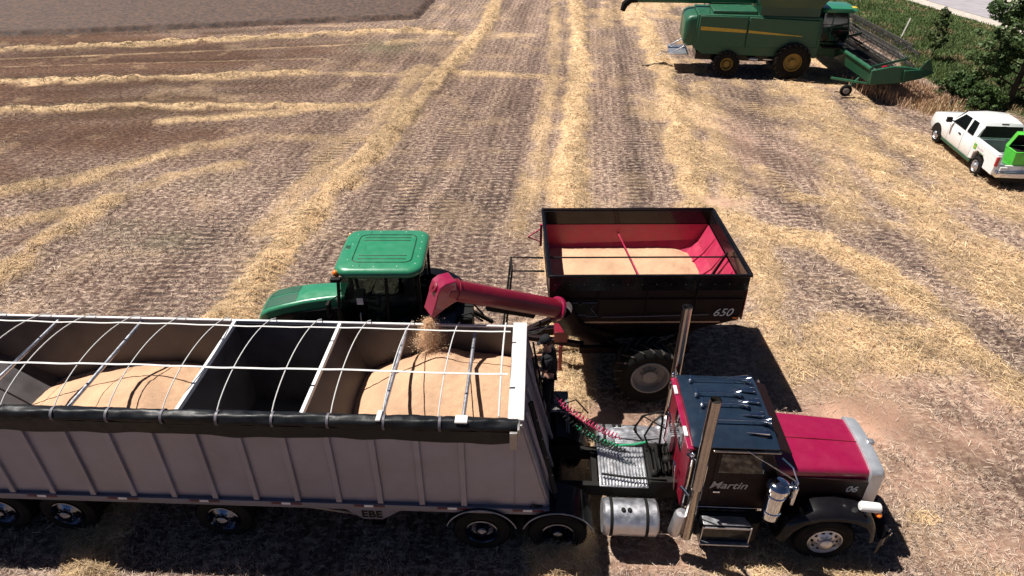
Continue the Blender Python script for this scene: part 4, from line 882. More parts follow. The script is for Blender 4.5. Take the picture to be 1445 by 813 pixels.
for x, y in ((-.80, -.6), (-.82, -.3), (-.82, 0), (-.81, .35), (-.78, .66), (-.4, .78), (.1, .80), (.55, .76), (.72, .5), (.74, -.2), (.7, -.66), (.2, -.78), (-.4, -.78), (-.05, .25), (.3, .3)): mb.ball((x, y, 3.203), .014, 4)
mb.build('roof_bolts', M['white'], rf)
MB().box(.76, .88, -.14, .02, 3.19, 3.214).build('roof_hatch', M['dkgreen'], rf, bevel=.01)
for s in (-1, 1):
    MB().ball((.93, s * .84, 3.07), (.07, .07, .075), 7).build('warning_lamp', M['amber'], K)
    mb = MB(); mb.box(.80, 1.02, s * .96 - .06, s * .96 + .06, 2.93, 3.02); mb.build('roof_lamp', M['satin'], K, bevel=.015)
cab_b = [(-.85, 1.35), (.95, 1.35), (.98, 2.0), (.88, 2.98), (-.85, 2.98)]
cp = [(-.80, 1.40), (.90, 1.40), (.93, 2.0), (.84, 2.97), (-.80, 2.97)]
for s in (-1, 1): MB().prism(cp, 'y', s * .84, s * .83).build('side_glass', M['pane'], K, smooth=False)
MB().prism([(.90, 1.42), (.93, 2.0), (.84, 2.95), (.83, 2.95), (.92, 2.0), (.89, 1.42)], 'y', -.82, .82).build('windscreen', M['pane'], K, smooth=False)
MB().box(-.81, -.80, -.82, .82, 1.42, 2.95).build('rear_glass', M['pane'], K)
mb = MB(); mb.box(-.8, .9, -.82, .82, 1.30, 1.38); mb.box(-.78, -.4, .40, .82, 1.38, 1.75); mb.box(-.78, -.4, -.82, -.40, 1.38, 1.75); mb.box(.62, .86, -.30, .30, 1.38, 1.95); mb.build('cab_interior', M['satin'], K, bevel=.02)
mb = MB(); c = Vector((.42, 0, 2.02)); mb.tube([c + Vector((-.07 * math.cos(a), .19 * math.sin(a), .17 * math.cos(a))) for a in np.linspace(0, 2 * math.pi, 20)], .016, 6, cap=False); mb.tube([(.45, 0, 2.02), (.66, 0, 1.8)], .025, 6); mb.build('steering_wheel', M['satin'], K)
mb = MB(); mb.box(.10, .14, .46, .70, 2.05, 2.30); mb.box(.0, .35, .42, .52, 1.70, 1.78); mb.build('monitor', M['steel'], K, bevel=.01)
MB().box(.42, .56, .842, .846, 2.25, 2.42).build('window_sticker', M['tapew'], K)
mb = MB(); mb.box(-.25, .28, .845, .87, 1.62, 1.66); mb.tube([(.5, .87, 1.5), (.5, .92, 1.55), (.5, .92, 2.0), (.5, .87, 2.05)], .014, 6); mb.build('door_handle', M['alu'], K)
mb = MB()
for s in (-1, 1):
    for a, b in (((.95, 1.35), (.98, 2.0)), ((.98, 2.0), (.88, 2.98)), ((-.85, 1.35), (-.85, 2.98)), ((-.1, 1.35), (-.15, 2.98)), ((-.85, 1.38), (.95, 1.38))): mb.bar((a[0], s * .86, a[1]), (b[0], s * .86, b[1]), .06, .07)
for z in (1.38, 2.95): mb.bar((-.85, -.86, z), (-.85, .86, z), .06, .07); mb.bar((.93, -.86, z), (.93, .86, z), .06, .07)
mb.build('cab_frame', M['satin'], K, bevel=.01)
rings = []
for i, (x, hw, zt) in enumerate(((.98, .34, 2.13), (1.4, .36, 2.10), (1.9, .40, 2.04), (2.4, .44, 1.94), (2.75, .45, 1.84), (2.95, .42, 1.72), (3.05, .36, 1.55), (3.07, .33, 1.35))):
    rings.append(hood_ring(x, hw, zt, 1.05, .09))
hd = MB().loft(rings).build('hood', M['green'], K, ang=50)
mb = MB()
for s in (-1, 1):
    mb.prism([(.99, 1.10), (2.95, 1.10), (2.95, 1.52), (2.4, 1.72), (.99, 1.90)], 'y', s * .455, s * .40)
mb.build('side_screens', M['black'], hd)
HS = ((.98, .34, 2.13), (1.4, .36, 2.10), (1.9, .40, 2.04), (2.4, .44, 1.94), (2.75, .45, 1.84), (2.95, .42, 1.72))
for s in (-1, 1):
    mb = MB(); rows = []
    for x in (2.12, 2.25, 2.4, 2.55, 2.75, 2.90):
        hw_ = float(np.interp(x, [q[0] for q in HS], [q[1] for q in HS])); zt_ = float(np.interp(x, [q[0] for q in HS], [q[2] for q in HS])); rows.append([(x, s * f * (hw_ - .09), zt_ + .035 * math.sin(math.pi * (.5 + f / 2)) + .007) for f in (.07, .3, .55, .8, 1.0)])
    mb.loft(rows, cap=False, closed=False); mb.build('hood_vent', M['vent'], hd)
for s in (-1, 1): MB().ball((3.02, s * .26, 1.45), (.06, .10, .07), 6).build('headlight', M['chrome'], K)
MB().tube([(.92, .66, 1.45), (1.0, .68, 1.7), (1.02, .68, 2.3), (.96, .60, 2.5)], .028, 8).build('grab_rail', M['alu'], K)
MB().tube([(1.05, -.66, 1.4), (1.08, -.68, 2.85)], .06, 12).build('exhaust_pipe', M['stackm'], K)
for s in (-1, 1):
    farm_wheel(K, -.85, s * 1.28, s, .96, .48, .56, 'yrim', lugs=20)
    farm_wheel(K, 1.85, s * 1.20, s, .76, .42, .42, 'yrim', lugs=18)
    n = 18; rings = []
    for k in range(n + 1):
        a = R(25 + 135 * k / n); x, z = -.85 + 1.04 * math.cos(a), .96 + 1.04 * math.sin(a); x2, z2 = -.85 + 1.01 * math.cos(a), .96 + 1.01 * math.sin(a)
        rings.append([(x, s * .84, z), (x, s * 1.16, z), (x2, s * 1.16, z2), (x2, s * .84, z2)])
    MB().loft(rings).build('rear_fender', M['black'], K, bevel=.01)
    mb = MB(); mb.tube([(.95, s * .86, 2.5), (1.05, s * 1.25, 2.6)], .016, 8); mb.box(1.02, 1.08, s * 1.30 - .1, s * 1.30 + .1, 2.3, 2.62); mb.build('mirror', M['satin'], K, bevel=.015)
mb = MB(); mb.box(-1.6, 3.0, -.32, .32, .75, 1.35); mb.box(-1.1, -1.0, -1.0, 1.0, .95, 1.1); mb.box(1.8, 1.9, -1, 1, .7, .8); mb.box(3.0, 3.4, -.3, .3, .6, .95); mb.build('chassis', M['black'], K, bevel=.03)
mb = MB(); mb.box(-1.95, -1.55, -.35, .35, .7, 1.5); mb.tube([(-1.6, .25, 1.5), (-1.9, .3, 1.65), (-2.2, .3, 1.4)], .025, 8); mb.tube([(-1.6, -.2, 1.5), (-1.85, -.2, 1.7), (-2.2, -.1, 1.3)], .025, 8); mb.bar((-1.7, .45, 1.3), (-2.4, .5, .8), .08, .08); mb.bar((-1.7, -.45, 1.3), (-2.4, -.5, .8), .08, .08); mb.build('hitch', M['satin'], K, bevel=.01)
mb = MB(); mb.box(.2, .75, .86, 1.15, .5, .56); mb.box(.2, .75, .86, 1.15, .85, .91); mb.box(.22, .73, .9, 1.12, 1.15, 1.2); mb.build('cab_steps', M['alu'], K, bevel=.01)
mb = MB(); mb.box(-.45, .05, -.25, .25, 1.55, 1.75); mb.box(-.58, -.42, -.25, .25, 1.75, 2.45); mb.build('seat', M['dimline'], K, bevel=.04)

# ------------------------------------------------------------------ combine harvester
C = empty('combine_harvester', (15.88, 39.75, 0), R(-8), 'big green combine harvester with wide dark reel header, by the grass verge', 'combine')
body = [(-5.5, 1.55), (-4.9, 1.20), (1.3, 1.15), (1.35, 2.0), (1.2, 3.30), (-5.4, 3.32)]
MB().prism(body, 'y', -1.52, 1.52).build('body', M['cgreen'], C, bevel=.06, seg=3)
for s in (-1, 1):
    MB().prism([(-5.3, 1.75), (-2.7, 1.60), (-2.7, 3.24), (-5.3, 3.26)], 'y', s * 1.525, s * 1.62).build('side_panel', M['cgreen'], C, bevel=.04)
    MB().prism([(-2.64, 1.60), (1.15, 1.75), (1.1, 3.15), (-2.64, 3.24)], 'y', s * 1.525, s * 1.62).build('side_panel', M['cgreen'], C, bevel=.04)
    MB().prism([(-5.2, 2.50), (-2.72, 2.42), (-2.72, 2.58), (-5.2, 2.70)], 'y', s * 1.621, s * 1.63).build('yellow_stripe', M['yellow'], C, smooth=False)
    MB().prism([(-2.60, 2.42), (.3, 2.30), (.3, 2.34), (-2.60, 2.56)], 'y', s * 1.621, s * 1.63).build('yellow_stripe', M['yellow'], C, smooth=False)
    farm_wheel(C, 0, s * 1.98, s, 1.0, .70, .48, 'yrim', lugs=20, lugm='lug')
    farm_wheel(C, -3.5, s * 1.75, s, .73, .48, .34, 'yrim', lugs=18, lugm='lug')
rings = []
for x, hy, z0, z1 in ((-5.45, 1.45, 1.6, 3.25), (-5.75, 1.44, 1.55, 3.22), (-5.98, 1.40, 1.62, 3.1), (-6.06, 1.3, 1.8, 2.9)):
    r = .24; q = []
    for cy, cz, a0 in ((hy - r, z1 - r, 0), (-hy + r, z1 - r, 90), (-hy + r, z0 + r, 180), (hy - r, z0 + r, 270)):
        for k in range(5): a = R(a0 + 22.5 * k); q.append((x, cy + r * math.cos(a), cz + r * math.sin(a)))
    rings.append(q)
MB().loft(rings).build('rear_hood', M['cgreen'], C, ang=50)
mb = MB(); mb.box(-6.7, -5.6, -1.1, 1.1, 1.0, 1.08, Matrix.Translation((0, 0, 0))); mb.bar((-6.6, -.9, 1.05), (-5.5, -1.0, 1.7), .06, .06); mb.bar((-6.6, .9, 1.05), (-5.5, 1.0, 1.7), .06, .06)
mb.bar((-6.7, -.7, 1.1), (-7.4, -.9, .9), .04, .04); mb.bar((-6.7, -1.0, 1.1), (-7.2, -1.3, 1.2), .04, .04); mb.build('chaff_spreader', M['alu'], C, bevel=.01)
mb = MB(); mb.box(-5.2, 1.0, -.9, .9, .75, 1.2); mb.box(-.15, .15, -1.5, 1.5, .75, 1.1); mb.box(-3.6, -3.4, -1.4, 1.4, .6, .8); mb.build('chassis', M['black'], C, bevel=.03)
mb = MB(); mb.ball((-2.0, -1.3, .95), (.3, .1, .12), 6); mb.box(-1.5, -.9, -1.45, -1.3, .95, 1.02); mb.build('ladder_step', M['alu'], C, bevel=.01)
MB().box(-4.6, -2.2, -1.3, 1.3, 3.32, 3.5).build('engine_deck', M['cgreen'], C, bevel=.05)
mb = MB(); 
for y in (-1.35, 1.35): mb.tube([(-4.8, y, 3.3), (-4.8, y, 3.9), (-2.3, y, 3.9), (-2.3, y, 3.3)], .02, 6)
mb.build('deck_rail', M['dkgreen'], C)
rings = [[(-2.1, -1.45, 3.3), (1.0, -1.45, 3.3), (1.0, 1.45, 3.3), (-2.1, 1.45, 3.3)], [(-2.1, -1.45, 3.75), (1.0, -1.45, 3.75), (1.0, 1.45, 3.75), (-2.1, 1.45, 3.75)], [(-2.5, -1.8, 4.35), (1.3, -1.8, 4.35), (1.3, 1.8, 4.35), (-2.5, 1.8, 4.35)], [(-2.4, -1.7, 4.33), (1.2, -1.7, 4.33), (1.2, 1.7, 4.33), (-2.4, 1.7, 4.33)], [(-2.0, -1.35, 3.75), (.9, -1.35, 3.75), (.9, 1.35, 3.75), (-2.0, 1.35, 3.75)]]
MB().loft(rings, cap=True).build('grain_tank', M['dkgreen'], C, smooth=False)
ua = MB().tube([(.2, 1.1, 3.1), (.1, 1.05, 3.55), (-.4, .9, 3.72), (-8.8, .70, 3.66)], .20, 18).build('unloading_auger', M['cgreen'], C)
MB().tube([(-8.75, .70, 3.66), (-9.15, .68, 3.62), (-9.45, .66, 3.35), (-9.55, .66, 3.0)], [.21, .22, .2, .15], 16).build('spout', M['rubber'], ua)
MB().prism([(1.35, 1.9), (2.75, 1.9), (2.9, 2.4), (2.6, 3.45), (1.35, 3.5)], 'y', -.95, .95).build('cab', M['glass'], C, bevel=.05)
mb = MB()
for s in (-1, 1): mb.bar((2.75, s * .95, 1.9), (2.88, s * .95, 2.4), .06, .06); mb.bar((2.88, s * .95, 2.4), (2.6, s * .95, 3.5), .06, .06); mb.bar((1.9, s * .96, 1.9), (1.9, s * .96, 3.5), .05, .05)
mb.build('cab_frame', M['cgreen'], C)
MB().loft([rrect(1.25, 3.0, 1.05, .3, 3.48), rrect(1.2, 3.1, 1.1, .3, 3.58), rrect(1.25, 3.0, 1.05, .3, 3.70), rrect(1.5, 2.7, .8, .3, 3.74)]).build('cab_roof', M['green'], C, ang=50)
MB().box(2.8, 3.05, -.85, -.45, 3.6, 3.74).build('cab_lamp', M['yellow'], C, bevel=.03)
mb = MB(); mb.box(1.5, 2.7, -1.75, -.98, 1.75, 1.82); mb.tube([(1.5, -1.72, 1.8), (1.5, -1.72, 2.7), (2.7, -1.72, 2.7), (2.7, -1.72, 1.8)], .02, 6); mb.bar((2.6, -1.7, 1.8), (2.9, -1.8, .5), .05, .05); mb.build('cab_platform', M['satin'], C)
MB().loft([[(1.2, -.7, 1.2), (1.2, .7, 1.2), (1.2, .7, 2.0), (1.2, -.7, 2.0)], [(3.0, -.65, 1.0), (3.0, .65, 1.0), (3.0, .65, 1.7), (3.0, -.65, 1.7)]]).build('feeder_house', M['cgreen'], C, bevel=.03)
HM = Matrix.Translation((2.45, .25, 1.02)) @ Matrix.Rotation(R(5), 4, 'Z') @ Matrix.Rotation(R(-7), 4, 'Y')
def hb(name, mb, m, par, bevel=0, smooth=True, ang=35):
    mb.v = [tuple(HM @ Vector(p)) for p in mb.v]; return mb.build(name, m, par, bevel=bevel, smooth=smooth, ang=ang)
mb = MB(); mb.prism([(0, 0), (.06, 0), (.06, .62), (0, .62)], 'y', -5.9, 5.9); mb.prism([(.06, 0), (2.1, -.12), (2.1, -.08), (.06, .08)], 'y', -5.9, 5.9)
HD = hb('header', mb, M['dkgreen'], C)
mb = MB(); mb.tube([(.02, -5.9, .68), (.02, 5.9, .68)], .10, 12); hb('top_tube', mb, M['cgreen'], HD)
mb = MB(); mb.prism([(.10, .085), (2.05, -.07), (2.05, -.055), (.10, .10)], 'y', -5.8, 5.8); hb('draper_belt', mb, M['rubber'], HD)
mb = MB(); mb.tube([(.55, -5.8, .32), (.55, 5.8, .32)], .10, 12)
for k in range(90):
    y = -5.7 + 11.4 * k / 89; a = k * .9 * (1 if y < 0 else -1)
    for j in range(5): aa = a + j * .35; mb.add([(.55 + .10 * math.cos(aa), y + j * .012, .32 + .10 * math.sin(aa)), (.55 + .22 * math.cos(aa), y + j * .012, .32 + .22 * math.sin(aa)), (.55 + .22 * math.cos(aa + .35), y + .012 + j * .012, .32 + .22 * math.sin(aa + .35)), (.55 + .10 * math.cos(aa + .35), y + .012 + j * .012, .32 + .10 * math.sin(aa + .35))], [(0, 1, 2, 3)])
hb('cross_auger', mb, M['reel'], HD)
RX, RZ, RR = 1.75, .95, .62; mb = MB(); mb.tube([(RX, -5.6, RZ), (RX, 5.6, RZ)], .08, 10)
for k in range(6):
    a = math.pi / 3 * k + .25; cx, cz = RX + RR * math.cos(a), RZ + RR * math.sin(a); mb.bar((cx, -5.6, cz), (cx, 5.6, cz), .03, .11)
    for y in np.linspace(-5.6, 5.6, 9): mb.bar((RX, y, RZ), (cx, y, cz), .035, .02); 
    for y in np.linspace(-5.5, 5.5, 75): mb.bar((cx, y, cz), (cx + .04, y, cz - .26), .022, .018)
    for y in np.linspace(-5.6, 5.6, 9):
        a2 = a + math.pi / 3; mb.bar((cx, y, cz), (RX + RR * math.cos(a2), y, RZ + RR * math.sin(a2)), .03, .02)
hb('reel', mb, M['reel'], HD, smooth=False)
for y in (-5.75, 0, 5.75): hb('reel_arm', MB().bar((.05, y, .75), (1.75, y, .98), .08, .10), M['dkgreen'], HD)
for s in (-1, 1):
    mb = MB(); mb.prism([(-.02, -.05), (-.02, .66), (1.0, .74), (1.7, .64), (2.4, .40), (2.2, .05), (1.6, -.14), (.1, -.06)], 'y', s * 5.9, s * 6.05); hb('end_panel', mb, M['cgreen'], HD, bevel=.03)
    mb = MB(); mb.loft([[(1.5, s * 5.8, -.05), (1.5, s * 6.2, -.05), (1.5, s * 6.2, .5), (1.5, s * 5.8, .6)], [(2.4, s * 5.85, 0), (2.4, s * 6.1, 0), (2.4, s * 6.05, .42), (2.4, s * 5.9, .46)], [(3.0, s * 5.95, .20), (3.0, s * 6.0, .20), (3.0, s * 6.0, .24), (3.0, s * 5.95, .24)]])
    mb.prism([(2.2, .35), (2.62, .88), (2.74, .86), (2.95, .28)], 'y', s * 5.95, s * 6.0); hb('divider', mb, M['dkgreen'], HD, bevel=.01)
mb = MB(); tyre_lathe(mb, (-.75, -5.15, -.55), -1, .30, .18, .16); hb('gauge_wheel', mb, M['rubber'], HD)
mb = MB().lathe([(.16, .0), (.12, .04), (.001, .02)], (-.75, -5.15, -.55), (0, -1, 0), 16); hb('wheel_rim', mb, M['cream'], HD)
mb = MB(); mb.bar((-.75, -5.05, -.50), (-.1, -4.9, .0), .08, .08); mb.bar((-1.1, -3.8, -.2), (-.3, -5.3, -.1), .10, .10); mb.bar((-.3, -5.3, -.1), (.2, -5.8, -.1), .08, .08); hb('wheel_arm', mb, M['cgreen'], HD)
mb = MB(); mb.box(.75, .95, -5.5, -5.35, .5, .62); hb('red_marker', mb, M['red'], HD)

# ------------------------------------------------------------------ white pickup
Pk = empty('pickup_truck', (19.2, 24.45, 0), R(83.5), 'white extended cab pickup with dark windows and open bed, parked near the trees', 'pickup truck')
def body_ring(x, zb, zt, hw, tuck=.05):
    return [(x, -hw + tuck, zb), (x, -hw, zb + .12), (x, -hw, zt - .22), (x, -hw + .05, zt - .04), (x, -hw + .14, zt), (x, 0, zt + .02), (x, hw - .14, zt), (x, hw - .05, zt - .04), (x, hw, zt - .22), (x, hw, zb + .12), (x, hw - tuck, zb)]
mb = MB(); mb.loft([body_ring(*q) for q in ((.74, .42, 1.24, .98), (1.8, .42, 1.24, .99), (2.85, .42, 1.24, .99), (3.0, .42, 1.22, .99), (4.0, .44, 1.20, .98), (4.45, .46, 1.13, .95), (4.62, .50, 1.02, .88), (4.68, .52, .9, .82))])
bd = mb.build('body', M['truckwhite'], Pk, ang=30)
rings = [[(x, -w1, 1.20), (x, -w2, z - .12), (x, -w2 + .09, z - .03), (x, 0, z + .015), (x, w2 - .09, z - .03), (x, w2, z - .12), (x, w1, 1.20)] for x, w1, w2, z in ((.78, .93, .76, 1.72), (.88, .93, .77, 1.86), (1.4, .93, .79, 1.90), (2.0, .93, .79, 1.90), (2.35, .93, .77, 1.85), (2.95, .93, .86, 1.32))]
MB().loft(rings).build('cab_roof', M['truckwhite'], Pk, ang=30)
for s in (-1, 1):
    pl = lambda x, z: (x, s * (.932 - .165 * (z - 1.20) / .58 + .030), z)
    ps = [pl(1.62, 1.27), pl(2.72, 1.27), pl(2.22, 1.74), pl(1.66, 1.76)]; MB().loft([ps, [(p[0], p[1] - s * .05, p[2]) for p in ps]]).build('window', M['glass'], Pk, bevel=.01)
    ps = [pl(.98, 1.27), pl(1.48, 1.27), pl(1.50, 1.76), pl(1.10, 1.76)]; MB().loft([ps, [(p[0], p[1] - s * .05, p[2]) for p in ps]]).build('window', M['glass'], Pk, bevel=.01)
    MB().prism([(-1.18, .50), (-.46, .5), (-.44, .78), (-.2, .93), (.2, .93), (.44, .78), (.46, .5), (.72, .45), (.72, 1.24), (.70, 1.28), (-1.16, 1.28), (-1.2, 1.2)], 'y', s * .985, s * .80).build('bed_side', M['truckwhite'], Pk, bevel=.03)
    MB().box(-1.16, .70, s * .90 - .085, s * .90 + .085, 1.278, 1.30).build('bed_rail', M['satin'] if False else M['truckwhite'], Pk, bevel=.01)
    for x in (0, 3.66):
        road_wheel(Pk, x, s * .98, s, Rt=.39, W=.25, Rr=.235, rim='alu', dish=False, holes=6)
    n = 16
    for cx in (3.66,):
        pts = [(cx + .47 * math.cos(R(180 * k / n)), .40 + .47 * math.sin(R(180 * k / n))) for k in range(n + 1)]
        MB().prism(pts, 'y', s * .992, s * .60).build('wheel_arch', M['satin'], Pk, smooth=False)
    MB().box(-1.205, -1.12, s * .93 - .055, s * .93 + .055, .85, 1.22).build('tail_lamp', M['red'], Pk, bevel=.015)
    mb = MB(); mb.tube([(2.62, s * .9, 1.30), (2.62, s * 1.15, 1.34)], .03, 8); mb.box(2.58, 2.72, s * 1.15 - .1, s * 1.15 + .1, 1.26, 1.46); mb.build('mirror', M['satin'], Pk, bevel=.03)
    mb = MB(); mb.box(1.72, 1.92, *sorted((s * .99, s * 1.02))[:2], 1.04, 1.09); mb.build('handle', M['satin'], Pk, bevel=.008)
    MB().box(.5, 3.15, *sorted((s * .90, s * .985)), .33, .44).build('sill', M['dkgreen'], Pk, bevel=.02)
    mb = MB()
    for x in (1.56, 2.74): mb.box(x, x + .008, *sorted((s * .985, s * .9935)), .5, 1.2)
    mb.build('door_seam', M['satin'], Pk)
    MB().ball((4.5, s * .72, .92), (.12, .14, .1), 6).build('headlight', M['chrome'], Pk)
mb = MB(); ps = [(.745, -.78, 1.30), (.745, .78, 1.30), (.765, .68, 1.74), (.765, -.68, 1.74)]; mb.loft([ps, [(p[0] + .03, p[1], p[2]) for p in ps]]); mb.build('rear_window', M['satin'], Pk)
quadw([(2.98, -.78, 1.26), (2.98, .78, 1.26), (2.42, .68, 1.80), (2.42, -.68, 1.80)], 'windshield', M['glass'], Pk, .03)
MB().box(.74, .80, -.13, .13, 1.80, 1.85).build('brake_lamp', M['satin'], Pk, bevel=.01)
bedm = mat('bed_liner', (.16, .18, .20), .5, dust=.1)
mb = MB(); mb.box(-1.15, .7, -.80, .80, .74, .78); mb.box(.66, .715, -.8, .8, .78, 1.24); mb.box(-.5, .5, -.8, -.6, .78, .95); mb.box(-.5, .5, .6, .8, .78, .95); mb.build('bed', bedm, Pk, bevel=.01)
MB().box(-1.22, -1.16, -.84, .84, .62, .92).build('tailgate', M['truckwhite'], Pk, bevel=.02)
MB().prism([(-1.42, .50), (-1.20, .50), (-1.20, .70), (-1.40, .70)], 'y', -.94, .94).build('bumper', M['chrome'], Pk, bevel=.03)
MB().box(-1.30, -1.24, .55, .80, .72, .86).build('licence_plate', M['white'], Pk, bevel=.01)
mb = MB(); mb.prism([(-1.3, .3), (4.4, .3), (4.4, .5), (-1.3, .5)], 'y', -.6, .6); mb.build('chassis', M['satin'], Pk)
mb = MB(); c_ = (.98 - .30, .99, 1.02); mb.box(.34, .56, .986, .992, .92, 1.14); mb.build('side_logo', mat('logo_green', (.10, .42, .06), .4), Pk, bevel=.03)
mb = MB(); mb.prism([(.40, .97), (.50, .99), (.50, 1.03), (.45, 1.02), (.44, 1.09), (.41, 1.08)], 'y', .993, .996); mb.build('logo_mark', M['yellow'], Pk)
mb = MB()
for k, (w, h) in enumerate(((.05, .09), (.035, .06), (.04, .06), (.02, .05), (.04, .06), (.03, .09), (.04, .06), (.05, .06))): mb.box(.28 - k * .06 - w, .28 - k * .06, .986, .989, 1.02, 1.02 + h)
mb.build('side_lettering', mat('faded_lettering', (.55, .42, .48), .5), Pk)
mb = MB()
for k, (w, h) in enumerate(((.05, .07), (.035, .05), (.04, .05), (.045, .05), (.04, .06), (.03, .05))): mb.box(.02 - k * .07 - w, .02 - k * .07, .986, .989, .92, .92 + h)
mb.build('side_lettering', mat('green_lettering', (.45, .62, .42), .5), Pk)
B = empty('toolbox', (18.98 + .25, 23.55, 0), R(83.5), 'lime green metal toolbox with raised lid at the tail of the white pickup', 'toolbox')
MB().loft([[(-.28, -.78, .80), (.35, -.78, .80), (.35, .52, .80), (-.28, .52, .80)], [(-.34, -.82, 1.42), (.42, -.82, 1.42), (.42, .58, 1.42), (-.34, .58, 1.42)]]).build('box', M['lime'], B, bevel=.015)
MB().box(-.35, .43, -.83, .59, 1.421, 1.45).build('lip', M['lime'], B, bevel=.008)
lm = Matrix.Translation((.42, 0, 1.45)) @ Matrix.Rotation(R(62), 4, 'Y')
MB().box(-.72, 0, -.82, .58, 0, .03, lm).build('lid', M['lime'], B, bevel=.008)
mb = MB(); mb.box(-.70, -.02, -.82, -.80, -.14, -.001, lm); mb.box(-.70, -.02, .56, .58, -.14, -.001, lm); mb.box(-.72, -.70, -.82, .58, -.14, -.001, lm); mb.build('lid_sides', M['lime'], B)
mb = MB(); mb.box(-.68, -.04, -.79, .55, -.012, -.004, lm); mb.build('lid_lining', M['satin'], B)
mb = MB(); mb.box(-.30, .38, -.78, .54, 1.451, 1.456); mb.build('tray', M['satin'], B)

# ------------------------------------------------------------------ man on the trailer's nose platform
def skin_fig(name, joints, edges, m, par, root=0, sub=2):
    me = bpy.data.meshes.new(name); me.from_pydata([j[:3] for j in joints], edges, []); me.materials.append(m)
    o = bpy.data.objects.new(name, me); scene.collection.objects.link(o); o.parent = par
    md = o.modifiers.new('skin', 'SKIN'); sv = me.skin_vertices[0].data
    for i, j in enumerate(joints): r = j[3]; sv[i].radius = r if isinstance(r, tuple) else (r, r); sv[i].use_root = (i == root)
    md.use_smooth_shade = True; s_ = o.modifiers.new('sub', 'SUBSURF'); s_.levels = s_.render_levels = sub
    for p in me.polygons: p.use_smooth = True
    return o
H = empty('person', (.74, 10.14, 1.08), R(172), 'man in black cap, black short sleeved shirt and dark trousers standing at the trailer nose', 'person')
# local frame: x forward, y left, z up; looks down at his hands
sh, el, wr = 1.44, 1.14, 1.20
J = [(0, 0, .95, (.12, .09)), (.0, 0, 1.10, (.11, .085)), (.02, 0, 1.28, (.12, .09)), (.02, 0, 1.42, (.09, .075)), (.04, 0, 1.52, .058), (.07, 0, 1.60, .07), (.085, 0, 1.68, .098), (.07, 0, 1.77, .085),
     (.02, .19, 1.41, .045), (.06, .26, 1.15, .044), (.29, .13, 1.20, .034), (.35, .10, 1.22, .030),
     (.02, -.19, 1.41, .045), (.06, -.26, 1.15, .044), (.29, -.13, 1.22, .034), (.35, -.10, 1.24, .030),
     (0, .10, .88, .105), (.03, .12, .50, .07), (0, .13, .10, .045), (.0, -.10, .88, .105), (-.02, -.12, .50, .07), (-.05, -.13, .10, .045)]
E_ = [(0, 1), (1, 2), (2, 3), (3, 4), (4, 5), (5, 6), (6, 7), (3, 8), (8, 9), (9, 10), (10, 11), (3, 12), (12, 13), (13, 14), (14, 15), (0, 16), (16, 17), (17, 18), (0, 19), (19, 20), (20, 21)]
bo = skin_fig('body', J, E_, M['skin'], H)
skin_fig('shirt', [(0, 0, .92, (.185, .145)), (0, 0, 1.08, (.18, .14)), (.02, 0, 1.28, (.19, .145)), (.02, 0, 1.42, (.155, .12)), (.03, 0, 1.49, .075), (.02, .20, 1.42, .09), (.05, .255, 1.20, .085), (.02, -.20, 1.42, .09), (.05, -.255, 1.20, .085)],
         [(0, 1), (1, 2), (2, 3), (3, 4), (3, 5), (5, 6), (3, 7), (7, 8)], M['cloth'], H)
skin_fig('trousers', [(0, 0, .96, (.17, .135)), (0, .10, .86, .125), (.03, .12, .50, .09), (0, .13, .08, .075), (0, -.10, .86, .125), (-.02, -.12, .50, .09), (-.05, -.13, .08, .075)], [(0, 1), (1, 2), (2, 3), (0, 4), (4, 5), (5, 6)], M['jeans'], H)
for s, x0 in ((1, 0), (-1, -.05)): skin_fig('boot', [(x0 - .06, s * .13, .06, .055), (x0 + .06, s * .13, .05, .05), (x0 + .16, s * .135, .04, .04)], [(0, 1), (1, 2)], M['satin'], H)
for s in (1, -1):                                                    # hands: palm + five fingers
    w0 = Vector((.35, s * .10, 1.22 + (.02 if s < 0 else 0))); pj = [tuple(w0) + (.026,), tuple(w0 + Vector((.045, -s * .02, .0))) + ((.03, .016),), tuple(w0 + Vector((.085, -s * .03, -.005))) + ((.032, .015),)]
    skin_fig('hand', pj, [(0, 1), (1, 2)], M['skin'], H, sub=1)
    fm = MB(); b = w0 + Vector((.095, -s * .035, -.005))
    for k, l in enumerate((.060, .070, .066, .052)):
        p = b + Vector((0, (k - 1.5) * .017, 0)); fm.tube([p - Vector((.02, 0, 0)), p + Vector((l * .45, -s * .006, -.006)), p + Vector((l * .75, -s * .012, -.028)), p + Vector((l * .8, -s * .014, -.048))], [.0095, .009, .008, .006], 8)
    p = w0 + Vector((.04, -s * .045, .004)); fm.tube([p, p + Vector((.025, -s * .02, .006)), p + Vector((.05, -s * .028, -.004))], [.011, .010, .008], 8)
    fm.build('fingers', M['skin'], H, ang=80)
hc = Vector((.085, 0, 1.70)); tilt = Matrix.Translation(hc) @ Matrix.Rotation(R(22), 4, 'Y')
def hx(mb, name, m, **k): mb.v = [tuple(tilt @ Vector(p)) for p in mb.v]; return mb.build(name, m, H, ang=60, **k)
mb = MB(); mb.tube([(.095, 0, .01), (.118, 0, -.03), (.098, 0, -.04)], [.008, .016, .010], 8); mb.ball((.085, 0, -.075), (.02, .028, .009), 6)
for s in (-1, 1): mb.ball((.0, s * .098, -.005), (.022, .012, .034), 6)
hx(mb, 'face_features', M['skin'])
mb = MB()
for s in (-1, 1): mb.ball((.088, s * .036, .012), .012, 6)
hx(mb, 'eyes', M['white'])
mb = MB(); mb.ball((-.025, 0, .005), (.098, .102, .10), 8); hx(mb, 'hair', M['hair'])
mb = MB(); prof = [(.112, .02), (.115, .05), (.108, .09), (.085, .122), (.045, .142), (.001, .148)]; mb.lathe(prof, (-.005, 0, 0), (0, 0, 1), 20)
rings = []
